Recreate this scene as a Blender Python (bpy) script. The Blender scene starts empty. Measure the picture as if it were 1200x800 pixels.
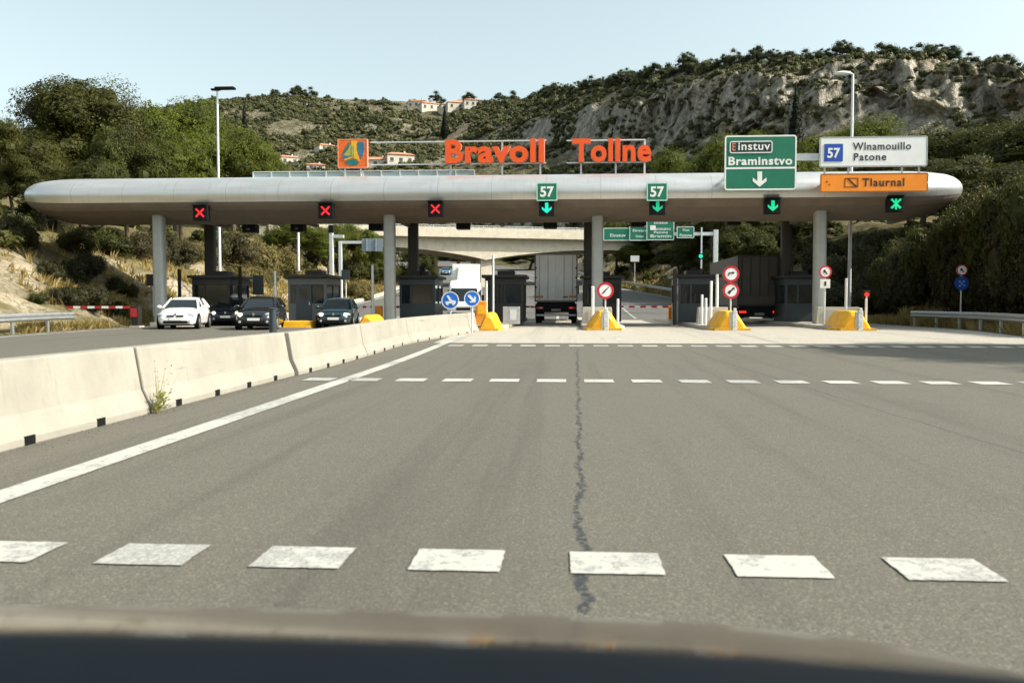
import bpy, math, random
import numpy as np
from mathutils import Vector, Matrix
random.seed(7)
RNG = np.random.default_rng(11)
SC = bpy.context.scene
COL = SC.collection
R = math.radians
PI = math.pi

# ------------------------------------------------------------------ camera geometry (reference frame 1200 x 800)
YAW, PITCH, EYE = R(3.66), R(2.46), 1.3
FWD = Vector((-math.sin(YAW)*math.cos(PITCH), math.cos(YAW)*math.cos(PITCH), -math.sin(PITCH)))
RGT = Vector((math.cos(YAW), math.sin(YAW), 0))
UPV = RGT.cross(FWD)
def ray(px, py): return FWD + RGT*((px-600)/1000) + UPV*((400-py)/1000)
def P(px, py, Y):
    d = ray(px, py); s = Y/d.y
    return Vector((d.x*s, Y, EYE+d.z*s))
def PD(px, py, D):
    d = ray(px, py); s = D/math.hypot(d.x, d.y)
    return Vector((d.x*s, d.y*s, EYE+d.z*s))
def smooth(a, b, x):
    t = min(1, max(0, (x-a)/(b-a))); return t*t*(3-2*t)
def nsmooth(a, b, x):
    t = np.clip((x-a)/(b-a), 0, 1); return t*t*(3-2*t)
PZ = 0.2
def RZ(Y):
    z = PZ*smooth(16, 38, Y)
    if Y > 57:
        d = min(Y, 300)-57
        z += .078*d*d/(d+14)
    return z
def GP(px, py):
    d = ray(px, py); Y = 20.
    for _ in range(60):
        s = (RZ(Y)-EYE)/d.z; Y = .5*Y+.5*d.y*s
    return Vector((d.x*Y/d.y, Y, RZ(Y)))

# ------------------------------------------------------------------ numpy value noise
def _h(ix, iy, iz, seed):
    n = (ix*374761393 + iy*668265263 + iz*2147483647 + seed*1274126177) & 0xFFFFFFFF
    n = ((n ^ (n >> 13))*1274126177) & 0xFFFFFFFF
    return ((n ^ (n >> 16)) & 0xFFFF)/65535.0
def vnoise(x, y, z, seed=0):
    x, y, z = np.broadcast_arrays(np.asarray(x, float), np.asarray(y, float), np.asarray(z, float))
    ix, iy, iz = np.floor(x).astype(np.int64), np.floor(y).astype(np.int64), np.floor(z).astype(np.int64)
    fx, fy, fz = x-ix, y-iy, z-iz
    fx, fy, fz = [f*f*(3-2*f) for f in (fx, fy, fz)]
    r = 0
    for dx in (0, 1):
        for dy in (0, 1):
            for dz in (0, 1):
                w = (fx if dx else 1-fx)*(fy if dy else 1-fy)*(fz if dz else 1-fz)
                r = r+w*_h(ix+dx, iy+dy, iz+dz, seed)
    return r*2-1
def fbm(x, y, z, o=4, seed=0):
    r, a, f = 0, 1., 1.
    for i in range(o):
        r = r+a*vnoise(np.asarray(x)*f, np.asarray(y)*f, np.asarray(z)*f, seed+i); a *= .5; f *= 2.03
    return r

# ------------------------------------------------------------------ materials
def _mk(name):
    m = bpy.data.materials.new(name); m.use_nodes = True
    nt = m.node_tree; return m, nt, nt.nodes['Principled BSDF']
def N(nt, t, **kw):
    n = nt.nodes.new(t)
    for k, v in kw.items():
        if k in n.inputs: n.inputs[k].default_value = v
        else: setattr(n, k, v)
    return n
def rgba(c): return (c[0], c[1], c[2], 1)
def mix(nt, fac, a, b, blend='MIX'):
    n = nt.nodes.new('ShaderNodeMix'); n.data_type = 'RGBA'; n.blend_type = blend
    for sock, v in ((n.inputs[0], fac), (n.inputs[6], a), (n.inputs[7], b)):
        if hasattr(v, 'node'): nt.links.new(v, sock)
        elif isinstance(v, (int, float)): sock.default_value = v
        else: sock.default_value = rgba(v)
    return n.outputs[2]
def mth(nt, op, a, b=0., c=None, clamp=False):
    n = nt.nodes.new('ShaderNodeMath'); n.operation = op; n.use_clamp = clamp
    for i, v in enumerate((a, b) if c is None else (a, b, c)):
        if hasattr(v, 'node'): nt.links.new(v, n.inputs[i])
        else: n.inputs[i].default_value = v
    return n.outputs[0]
def rampf(nt, v, lo, hi):
    n = nt.nodes.new('ShaderNodeMapRange'); n.inputs[1].default_value = lo; n.inputs[2].default_value = hi
    nt.links.new(v, n.inputs[0]); return n.outputs[0]
def noise(nt, scale, detail=4, rough=.55, vec=None, dist=0.):
    n = N(nt, 'ShaderNodeTexNoise', Scale=scale, Detail=detail, Roughness=rough, Distortion=dist)
    if vec is not None: nt.links.new(vec, n.inputs['Vector'])
    return n.outputs['Fac']
def objco(nt): return nt.nodes.new('ShaderNodeTexCoord').outputs['Object']
def mapv(nt, vec, sc=(1, 1, 1), loc=(0, 0, 0)):
    n = nt.nodes.new('ShaderNodeMapping'); n.inputs['Scale'].default_value = sc; n.inputs['Location'].default_value = loc
    nt.links.new(vec, n.inputs['Vector']); return n.outputs[0]
def bump(nt, b, h, strength=.3, dist=.02):
    n = N(nt, 'ShaderNodeBump', Strength=strength, Distance=dist)
    nt.links.new(h, n.inputs['Height']); nt.links.new(n.outputs[0], b.inputs['Normal'])
def plain(name, c, rough=.5, metal=0., var=.15, scale=6., bmp=0., spec=.5, coat=0., dirt=None):
    """a painted / metal / plastic surface with uneven wear"""
    m, nt, b = _mk(name); v = objco(nt)
    n1 = noise(nt, scale, 5, .6, v)
    lo = [x*(1-var) for x in c]; hi = [min(1, x*(1+var)) for x in c]
    col = mix(nt, rampf(nt, n1, .3, .7), lo, hi)
    if dirt:
        n3 = noise(nt, scale*.35, 6, .7, v, 1.)
        col = mix(nt, mth(nt, 'MULTIPLY', rampf(nt, n3, .5, .75), dirt[1], clamp=True), col, dirt[0])
    nt.links.new(col, b.inputs['Base Color'])
    nt.links.new(rampf(nt, n1, -1.0, 2.2) if False else mth(nt, 'MULTIPLY_ADD', n1, .25, max(0, rough-.12)), b.inputs['Roughness'])
    b.inputs['Metallic'].default_value = metal; b.inputs['Specular IOR Level'].default_value = spec
    if coat: b.inputs['Coat Weight'].default_value = coat; b.inputs['Coat Roughness'].default_value = .05
    if bmp: bump(nt, b, noise(nt, scale*6, 4, .6, v), bmp, .01)
    return m
def glow(name, c, s):
    m, nt, b = _mk(name); b.inputs['Base Color'].default_value = rgba([x*.3 for x in c])
    b.inputs['Emission Color'].default_value = rgba(c); b.inputs['Emission Strength'].default_value = s; return m
def glassy(name, c=(.012, .016, .018)):
    m, nt, b = _mk(name); v = objco(nt)
    nt.links.new(mix(nt, noise(nt, 2., 2, .5, v), [x*.7 for x in c], [x*1.5 for x in c]), b.inputs['Base Color'])
    b.inputs['Roughness'].default_value = .06; b.inputs['Specular IOR Level'].default_value = .55; return m
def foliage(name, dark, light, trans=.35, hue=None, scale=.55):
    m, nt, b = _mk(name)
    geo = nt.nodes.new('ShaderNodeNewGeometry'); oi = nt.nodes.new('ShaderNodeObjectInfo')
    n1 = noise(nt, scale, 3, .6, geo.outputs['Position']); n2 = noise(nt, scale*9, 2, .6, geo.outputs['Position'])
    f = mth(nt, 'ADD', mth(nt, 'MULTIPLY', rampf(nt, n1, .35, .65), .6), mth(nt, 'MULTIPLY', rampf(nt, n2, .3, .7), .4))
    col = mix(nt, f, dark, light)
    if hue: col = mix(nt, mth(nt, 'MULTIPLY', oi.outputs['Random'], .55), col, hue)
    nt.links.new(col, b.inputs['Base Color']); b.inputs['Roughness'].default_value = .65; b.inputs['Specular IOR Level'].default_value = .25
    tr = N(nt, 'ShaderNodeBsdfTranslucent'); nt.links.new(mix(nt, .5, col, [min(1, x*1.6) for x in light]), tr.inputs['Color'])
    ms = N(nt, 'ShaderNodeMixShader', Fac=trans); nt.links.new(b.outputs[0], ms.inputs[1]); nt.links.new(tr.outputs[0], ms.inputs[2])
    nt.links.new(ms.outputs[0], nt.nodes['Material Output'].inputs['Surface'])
    return m

def asphalt(name, base, light, crack=False):
    m, nt, b = _mk(name); v = objco(nt)
    big = noise(nt, .12, 5, .6, mapv(nt, v, (1, .35, 1))); mid = noise(nt, 1.1, 4, .65, v)
    fine = noise(nt, 80., 3, .75, v); vor = N(nt, 'ShaderNodeTexVoronoi', Scale=95.); nt.links.new(v, vor.inputs['Vector'])
    col = mix(nt, rampf(nt, big, .3, .7), base, light)
    col = mix(nt, mth(nt, 'MULTIPLY', rampf(nt, mid, .45, .7), .35), col, [x*.72 for x in base])
    col = mix(nt, .68, col, mix(nt, rampf(nt, fine, .3, .72), [x*.55 for x in base], [min(1, x*1.45) for x in light]))
    st = N(nt, 'ShaderNodeSeparateColor'); nt.links.new(vor.outputs['Color'], st.inputs[0])
    col = mix(nt, mth(nt, 'MULTIPLY', mth(nt, 'GREATER_THAN', st.outputs[0], .88), .4), col, [x*1.9 for x in light])
    col = mix(nt, mth(nt, 'MULTIPLY', mth(nt, 'LESS_THAN', st.outputs[0], .12), .45), col, (.035, .035, .035))
    stv = noise(nt, 1., 4, .65, mapv(nt, v, (1.9, .045, 1))); col = mix(nt, mth(nt, 'MULTIPLY', rampf(nt, stv, .52, .72), .38, clamp=True), col, [x*.5 for x in base])
    if crack:
        s = nt.nodes.new('ShaderNodeSeparateXYZ'); nt.links.new(v, s.inputs[0]); X, Y = s.outputs[0], s.outputs[1]
        # faint darker wheel tracks / oil drips along the lanes
        # long sealed crack running away from the car
        wob = mth(nt, 'MULTIPLY', mth(nt, 'SUBTRACT', noise(nt, 1.3, 5, .62, mapv(nt, v, (0, .8, 0))), .5), .22)
        wob2 = mth(nt, 'MULTIPLY', mth(nt, 'SUBTRACT', noise(nt, 9., 6, .72, mapv(nt, v, (.5, .6, 0))), .5), .13)
        cen = mth(nt, 'ADD', mth(nt, 'MULTIPLY_ADD', Y, .0115, .03), mth(nt, 'ADD', wob, wob2))
        dist = mth(nt, 'ABSOLUTE', mth(nt, 'SUBTRACT', X, cen))
        wid = mth(nt, 'MULTIPLY_ADD', rampf(nt, noise(nt, 3.5, 5, .7, mapv(nt, v, (2, 1, 1))), .42, .80), .068, .002)
        on = mth(nt, 'MULTIPLY', mth(nt, 'LESS_THAN', dist, wid), mth(nt, 'LESS_THAN', Y, 24.))
        on = mth(nt, 'MULTIPLY', on, rampf(nt, noise(nt, 22., 4, .7, v), .38, .5))
        col = mix(nt, mth(nt, 'MULTIPLY', on, .9), col, (.022, .027, .034))
        # construction joint to the right
        wob = mth(nt, 'MULTIPLY', mth(nt, 'SUBTRACT', noise(nt, .8, 4, .6, mapv(nt, v, (0, 1, 0))), .5), .18)
        d2 = mth(nt, 'ABSOLUTE', mth(nt, 'SUBTRACT', X, mth(nt, 'ADD', mth(nt, 'MULTIPLY_ADD', Y, -.04, 4.3), wob)))
        on2 = mth(nt, 'MULTIPLY', mth(nt, 'LESS_THAN', d2, mth(nt, 'MULTIPLY', noise(nt, 4, 3, .6, v), .035)), mth(nt, 'LESS_THAN', Y, 24.))
        col = mix(nt, mth(nt, 'MULTIPLY', on2, .6), col, (.05, .05, .05))
        # damp-looking oil stains in the middle of each lane
        ox = mth(nt, 'ABSOLUTE', mth(nt, 'SUBTRACT', mth(nt, 'FRACT', mth(nt, 'DIVIDE', mth(nt, 'ADD', X, .95+53.5-2.67), 5.35)), .5))
        oil = mth(nt, 'MULTIPLY', rampf(nt, ox, .16, .0), rampf(nt, noise(nt, .6, 4, .6, mapv(nt, v, (1.5, .25, 1))), .35, .7), clamp=True)
        col = mix(nt, mth(nt, 'MULTIPLY', oil, .28), col, [x*.55 for x in base])
    nt.links.new(col, b.inputs['Base Color'])
    b.inputs['Roughness'].default_value = .85; b.inputs['Specular IOR Level'].default_value = .3
    bump(nt, b, fine, .5, .012)
    return m

def concrete(name, c, stain=.35, streak=True):
    m, nt, b = _mk(name); v = objco(nt)
    n1 = noise(nt, 1.2, 6, .65, v); n2 = noise(nt, 18., 4, .7, v)
    col = mix(nt, rampf(nt, n1, .3, .7), [x*.86 for x in c], [min(1, x*1.1) for x in c])
    col = mix(nt, mth(nt, 'MULTIPLY', rampf(nt, n2, .55, .8), .3), col, [x*.7 for x in c])
    if streak:
        sv = mapv(nt, v, (2.2, 2.2, .25)); n3 = noise(nt, 2., 5, .7, sv)
        col = mix(nt, mth(nt, 'MULTIPLY', rampf(nt, n3, .56, .8), stain, clamp=True), col, (c[0]*.55, c[1]*.5, c[2]*.42))
    nt.links.new(col, b.inputs['Base Color']); b.inputs['Roughness'].default_value = .88; b.inputs['Specular IOR Level'].default_value = .25
    bump(nt, b, noise(nt, 40., 5, .7, v), .35, .01)
    return m

def paint_line(name):
    m, nt, b = _mk(name); v = objco(nt)
    n1 = noise(nt, 9., 6, .75, v); n2 = noise(nt, .6, 2, .5, v)
    worn = mth(nt, 'GREATER_THAN', mth(nt, 'ADD', n1, mth(nt, 'MULTIPLY', mth(nt, 'SUBTRACT', n2, .5), .9)), .53)
    f = mth(nt, 'MULTIPLY', worn, rampf(nt, noise(nt, 60., 3, .7, v), .35, .6), clamp=True)
    col = mix(nt, f, mix(nt, n1, (.34, .332, .30), (.47, .46, .42)), (.2, .2, .19))
    nt.links.new(col, b.inputs['Base Color']); b.inputs['Roughness'].default_value = .7
    bump(nt, b, noise(nt, 55., 3, .7, v), .4, .008)
    return m

M = {}
M['asphalt'] = asphalt('asphalt', (.082, .075, .060), (.130, .121, .099), True)
M['asphalt_far'] = asphalt('asphalt_far', (.09, .087, .08), (.125, .12, .11))
M['apron'] = asphalt('pale_concrete_paving', (.32, .295, .25), (.40, .37, .315))
M['line'] = paint_line('road_paint')
def barrier_mat():
    m = concrete('barrier_concrete', (.300, .282, .238), .5); nt = m.node_tree; b = nt.nodes['Principled BSDF']; v = objco(nt)
    old = b.inputs['Base Color'].links[0].from_socket
    sc = noise(nt, 5., 4, .7, mapv(nt, v, (1, .12, 2.2)), .4); pt = noise(nt, .7, 3, .5, v)
    col = mix(nt, mth(nt, 'MULTIPLY', mth(nt, 'MULTIPLY', rampf(nt, sc, .58, .72), rampf(nt, pt, .45, .65)), .55, clamp=True), old, (.09, .085, .075))
    ch = noise(nt, 26., 3, .6, v); col = mix(nt, mth(nt, 'MULTIPLY', mth(nt, 'GREATER_THAN', ch, .73), .6), col, (.12, .11, .09))
    nt.links.new(col, b.inputs['Base Color']); return m
M['barrier'] = barrier_mat()
M['concrete'] = concrete('concrete', (.50, .47, .40))
M['bridge'] = concrete('bridge_concrete', (.60, .54, .43), .3)
M['kerb'] = concrete('kerb_concrete', (.42, .39, .34))
M['whitewall'] = concrete('rendered_wall', (.58, .53, .45), .12)
M['tile_roof'] = plain('terracotta_tiles', (.50, .21, .11), .8, var=.3, scale=3)
M['shutter'] = plain('dark_window', (.06, .065, .07), .3)  # plain dark grey for the house windows
M['column'] = plain('column_paint', (.34, .355, .345), .45, var=.1, scale=1.5, dirt=((.22, .2, .17), .5))
M['dark_column'] = plain('dark_steel_and_column_shade', (.035, .03, .025), .6, var=.2)
M['galv'] = plain('galvanised_steel', (.48, .50, .50), .42, metal=.75, var=.12, scale=5)
M['pole'] = plain('pale_pole', (.62, .65, .66), .45, metal=.2, var=.08)
M['black'] = plain('black_housing', (.006, .006, .0065), .6, var=.25, spec=.2)
M['booth'] = plain('booth_panel', (.015, .014, .013), .5, var=.25, scale=3)
M['booth_blue'] = plain('booth_lower_panel', (.03, .042, .05), .45, var=.15, scale=3)
M['booth_grey'] = plain('booth_grey', (.10, .105, .105), .45, var=.15, scale=3)
M['glass'] = glassy('dark_glass')
M['yellow'] = plain('yellow_plastic', (.86, .44, .015), .45, var=.12, scale=4, dirt=((.35, .22, .05), .6))
M['orange'] = plain('orange_cabinet', (.80, .28, .02), .45, var=.12, scale=4)
M['red'] = plain('red_paint', (.42, .02, .02), .4)
M['white'] = plain('white_paint', (.80, .80, .78), .45, var=.05, dirt=((.45, .43, .38), .4))
M['sign_white'] = plain('sign_white', (.80, .81, .80), .5, var=.05, scale=2)
M['sign_green'] = plain('sign_green', (.004, .155, .088), .45, var=.08, scale=2)
M['sign_blue'] = plain('sign_blue', (.01, .07, .38), .45, var=.08)
M['round_blue'] = plain('round_sign_blue', (.015, .16, .62), .45, var=.08)
M['sign_orange'] = plain('sign_orange', (.86, .26, .012), .45, var=.07, scale=2)
M['sign_black'] = plain('sign_lettering_black', (.015, .015, .018), .5)
M['sign_dark'] = plain('sign_dark_panel', (.02, .035, .035), .4)
M['sign_red'] = plain('sign_red_ring', (.52, .012, .025), .45)
M['letter_red'] = plain('letter_red', (.84, .095, .008), .4, var=.06)
M['logo_orange'] = plain('emblem_orange', (.80, .14, .015), .4, var=.12)
M['logo_blue'] = plain('emblem_blue', (.03, .16, .28), .4, var=.2)
M['logo_teal'] = plain('emblem_teal', (.01, .17, .17), .4, var=.2)
M['logo_yellow'] = plain('emblem_yellow', (.78, .42, .02), .4, var=.12)
M['logo_green'] = plain('emblem_green', (.36, .42, .10), .4, var=.2)
M['glow_red'] = glow('red_signal_light', (1, .025, .035), .62)
M['glow_green'] = glow('green_signal_light', (.003, .72, .30), .62)
M['glow_green_dim'] = glow('dim_green_signal_light', (.003, .6, .27), .5)
M['glow_cool'] = glow('bright_green_signal_light', (.004, .85, .52), .72)
M['lamp_warm'] = glow('headlamp_lit', (1, .93, .72), 2.2)
M['tail'] = plain('tail_lamp', (.45, .01, .01), .2)
M['tail_on'] = glow('tail_lamp_lit', (1, .03, .015), .7)
M['amber'] = plain('amber_reflector', (.8, .22, .03), .3)
M['clear_lamp'] = plain('headlamp_glass', (.62, .66, .68), .12, metal=.5)
M['tyre'] = plain('rubber', (.02, .02, .02), .85)
M['rim'] = plain('alloy', (.45, .46, .47), .3, metal=.9)
M['plate'] = plain('number_plate', (.62, .62, .58), .4, var=.04)
M['car_white'] = plain('car_white', (.80, .80, .78), .25, var=.03, coat=.6)
M['car_black'] = plain('car_black', (.010, .011, .013), .28, var=.1, coat=.7)
M['car_dark'] = plain('car_dark', (.012, .013, .02), .28, var=.1, coat=.6)
M['car_teal'] = plain('car_teal', (.008, .026, .036), .28, var=.1, coat=.7)
M['car_blue'] = plain('car_blue', (.05, .14, .25), .3, var=.1, coat=.5)
M['trailer'] = plain('trailer_doors', (.88, .885, .87), .45, var=.06, scale=1.2, dirt=((.42, .41, .38), .35))
M['curtain'] = plain('trailer_curtain', (.085, .076, .064), .7, var=.15, scale=1.5)
M['bark'] = plain('bark', (.09, .062, .042), .9, var=.35, scale=5, bmp=.6)
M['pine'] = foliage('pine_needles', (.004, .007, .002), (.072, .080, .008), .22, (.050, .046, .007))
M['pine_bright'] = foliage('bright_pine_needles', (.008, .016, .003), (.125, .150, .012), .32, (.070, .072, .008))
M['pine_far'] = foliage('ridge_pine_needles', (.026, .038, .018), (.070, .082, .032), .25, scale=.2)
M['cypress'] = foliage('cypress_leaves', (.005, .008, .004), (.016, .021, .008), .1)
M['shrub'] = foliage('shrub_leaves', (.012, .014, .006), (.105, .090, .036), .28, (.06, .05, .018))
M['shrub_shade'] = foliage('shade_toned_leaves', (.004, .006, .002), (.062, .060, .017), .2, (.030, .027, .008))  # darker copy of the shrub leaves, with the bank's shade put into the colour
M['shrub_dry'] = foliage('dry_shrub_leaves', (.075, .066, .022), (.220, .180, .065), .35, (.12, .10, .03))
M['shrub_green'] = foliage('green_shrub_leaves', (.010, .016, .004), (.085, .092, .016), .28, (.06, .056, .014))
M['blossom'] = foliage('white_blossom', (.05, .06, .03), (.95, .93, .86), .3, scale=5.)
M['scrub'] = foliage('hillside_scrub', (.038, .046, .018), (.110, .108, .040), .2, scale=.08)
M['dry_grass'] = foliage('dry_grass', (.16, .12, .04), (.40, .31, .12), .4)
M['weed'] = foliage('weed_leaves', (.09, .13, .02), (.26, .28, .05), .4, scale=8)
M['straw'] = foliage('dry_stalks', (.30, .25, .12), (.5, .42, .22), .4, scale=8)
M['bonnet'] = plain('bonnet_paint', (.042, .031, .019), .22, var=.1, spec=.6, coat=.4)

def brushed():
    m, nt, b = _mk('brushed_aluminium_cladding'); v = objco(nt)
    s = nt.nodes.new('ShaderNodeSeparateXYZ'); nt.links.new(v, s.inputs[0])
    fr = mth(nt, 'FRACT', mth(nt, 'DIVIDE', mth(nt, 'ADD', s.outputs[0], 100), 2.675))
    seam = mth(nt, 'ADD', mth(nt, 'LESS_THAN', fr, .005), mth(nt, 'GREATER_THAN', fr, .995), clamp=True)
    cell = mth(nt, 'FLOOR', mth(nt, 'DIVIDE', mth(nt, 'ADD', s.outputs[0], 100), 2.675))
    wn = N(nt, 'ShaderNodeTexWhiteNoise', noise_dimensions='1D'); nt.links.new(cell, wn.inputs['W'])
    n1 = noise(nt, .9, 5, .6, mapv(nt, v, (.5, 1.4, 3)))
    col = mix(nt, rampf(nt, n1, .3, .7), (.58, .58, .57), (.68, .685, .68))
    col = mix(nt, mth(nt, 'MULTIPLY', wn.outputs[0], .25), col, (.52, .515, .50))
    st = noise(nt, 2.2, 5, .7, mapv(nt, v, (3., .5, .25)))
    col = mix(nt, mth(nt, 'MULTIPLY', rampf(nt, st, .54, .78), .38, clamp=True), col, (.38, .365, .34))
    col = mix(nt, mth(nt, 'MULTIPLY', seam, .36), col, (.12, .11, .10))
    nt.links.new(col, b.inputs['Base Color']); b.inputs['Metallic'].default_value = .72
    nt.links.new(mth(nt, 'MULTIPLY_ADD', n1, .2, .27), b.inputs['Roughness'])
    return m
M['cladding'] = brushed()
M['soffit_and_nose_shade'] = concrete('soffit_panels_and_nose_shade', (.19, .16, .132), .35)

def cracks(nt, v, col, scale, dark, amt=.7, zs=1.):
    w = N(nt, 'ShaderNodeTexNoise', Scale=scale*1.5, Detail=5., Roughness=.65); nt.links.new(v, w.inputs['Vector'])
    va = nt.nodes.new('ShaderNodeVectorMath'); va.operation = 'MULTIPLY_ADD'; nt.links.new(w.outputs['Color'], va.inputs[0]); va.inputs[1].default_value = (.9/scale,)*3; nt.links.new(v, va.inputs[2])
    vo = N(nt, 'ShaderNodeTexVoronoi', Scale=scale, feature='DISTANCE_TO_EDGE'); nt.links.new(mapv(nt, va.outputs[0], (1, 1, zs)), vo.inputs['Vector'])
    return mix(nt, mth(nt, 'MULTIPLY', rampf(nt, vo.outputs['Distance'], .09, .0), amt, clamp=True), col, dark), vo.outputs['Distance']
def hill_mat():
    m, nt, b = _mk('limestone_hillside'); v = objco(nt)
    geo = nt.nodes.new('ShaderNodeNewGeometry'); s = nt.nodes.new('ShaderNodeSeparateXYZ'); nt.links.new(geo.outputs['Normal'], s.inputs[0])
    n1 = noise(nt, .045, 6, .65, v); n2 = noise(nt, .35, 6, .7, v); n3 = noise(nt, .25, 5, .7, mapv(nt, v, (1.3, 1.3, .6)))
    rock = mix(nt, rampf(nt, n3, .3, .7), (.20, .185, .155), (.64, .585, .48))
    rock = mix(nt, mth(nt, 'MULTIPLY', rampf(nt, noise(nt, .03, 3, .5, v), .55, .68), .6, clamp=True), rock, (.50, .36, .24))
    rock, cd1 = cracks(nt, v, rock, .16, (.09, .08, .065), .6, .75); rock, cd2 = cracks(nt, v, rock, .5, (.10, .09, .075), .5)
    soil = mix(nt, rampf(nt, n2, .35, .65), (.060, .060, .026), (.19, .165, .10))
    steep = rampf(nt, s.outputs[2], .86, .55)
    patch = rampf(nt, mth(nt, 'ADD', mth(nt, 'MULTIPLY', n1, .6), mth(nt, 'MULTIPLY', n2, .5)), .55, .68)
    f = mth(nt, 'ADD', steep, mth(nt, 'MULTIPLY', patch, .75), clamp=True)
    nt.links.new(mix(nt, f, soil, rock), b.inputs['Base Color']); b.inputs['Roughness'].default_value = .95
    b.inputs['Specular IOR Level'].default_value = .15
    bump(nt, b, mth(nt, 'ADD', n3, mth(nt, 'MULTIPLY', noise(nt, .8, 5, .7, mapv(nt, v, (1, 1, .5))), .4)), 1.0, 3.5)
    return m
M['hill'] = hill_mat()

def ground_mat():
    m, nt, b = _mk('dry_earth'); v = objco(nt)
    geo = nt.nodes.new('ShaderNodeNewGeometry'); s = nt.nodes.new('ShaderNodeSeparateXYZ'); nt.links.new(geo.outputs['Normal'], s.inputs[0])
    n1 = noise(nt, .18, 6, .65, v); n2 = noise(nt, 1.6, 6, .7, v); n3 = noise(nt, .9, 6, .7, mapv(nt, v, (.5, .5, 2.)), .6)
    soil = mix(nt, rampf(nt, n1, .38, .62), (.075, .066, .028), (.16, .13, .062))
    soil = mix(nt, mth(nt, 'MULTIPLY', rampf(nt, n2, .5, .7), .6, clamp=True), soil, (.085, .085, .03))
    rock = mix(nt, rampf(nt, n3, .3, .7), (.22, .18, .125), (.48, .41, .31)); rock, _ = cracks(nt, v, rock, .8, (.09, .075, .05), .75, 2.2); rock, _ = cracks(nt, v, rock, 2.6, (.13, .11, .08), .5, 1.6)
    rock = mix(nt, mth(nt, 'MULTIPLY', rampf(nt, n2, .58, .75), .7, clamp=True), rock, (.15, .13, .075))
    nt.links.new(mix(nt, rampf(nt, s.outputs[2], .9, .78), soil, rock), b.inputs['Base Color'])
    b.inputs['Roughness'].default_value = .95; b.inputs['Specular IOR Level'].default_value = .15
    bump(nt, b, n3, .9, .35)
    return m
M['ground'] = ground_mat()

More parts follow.
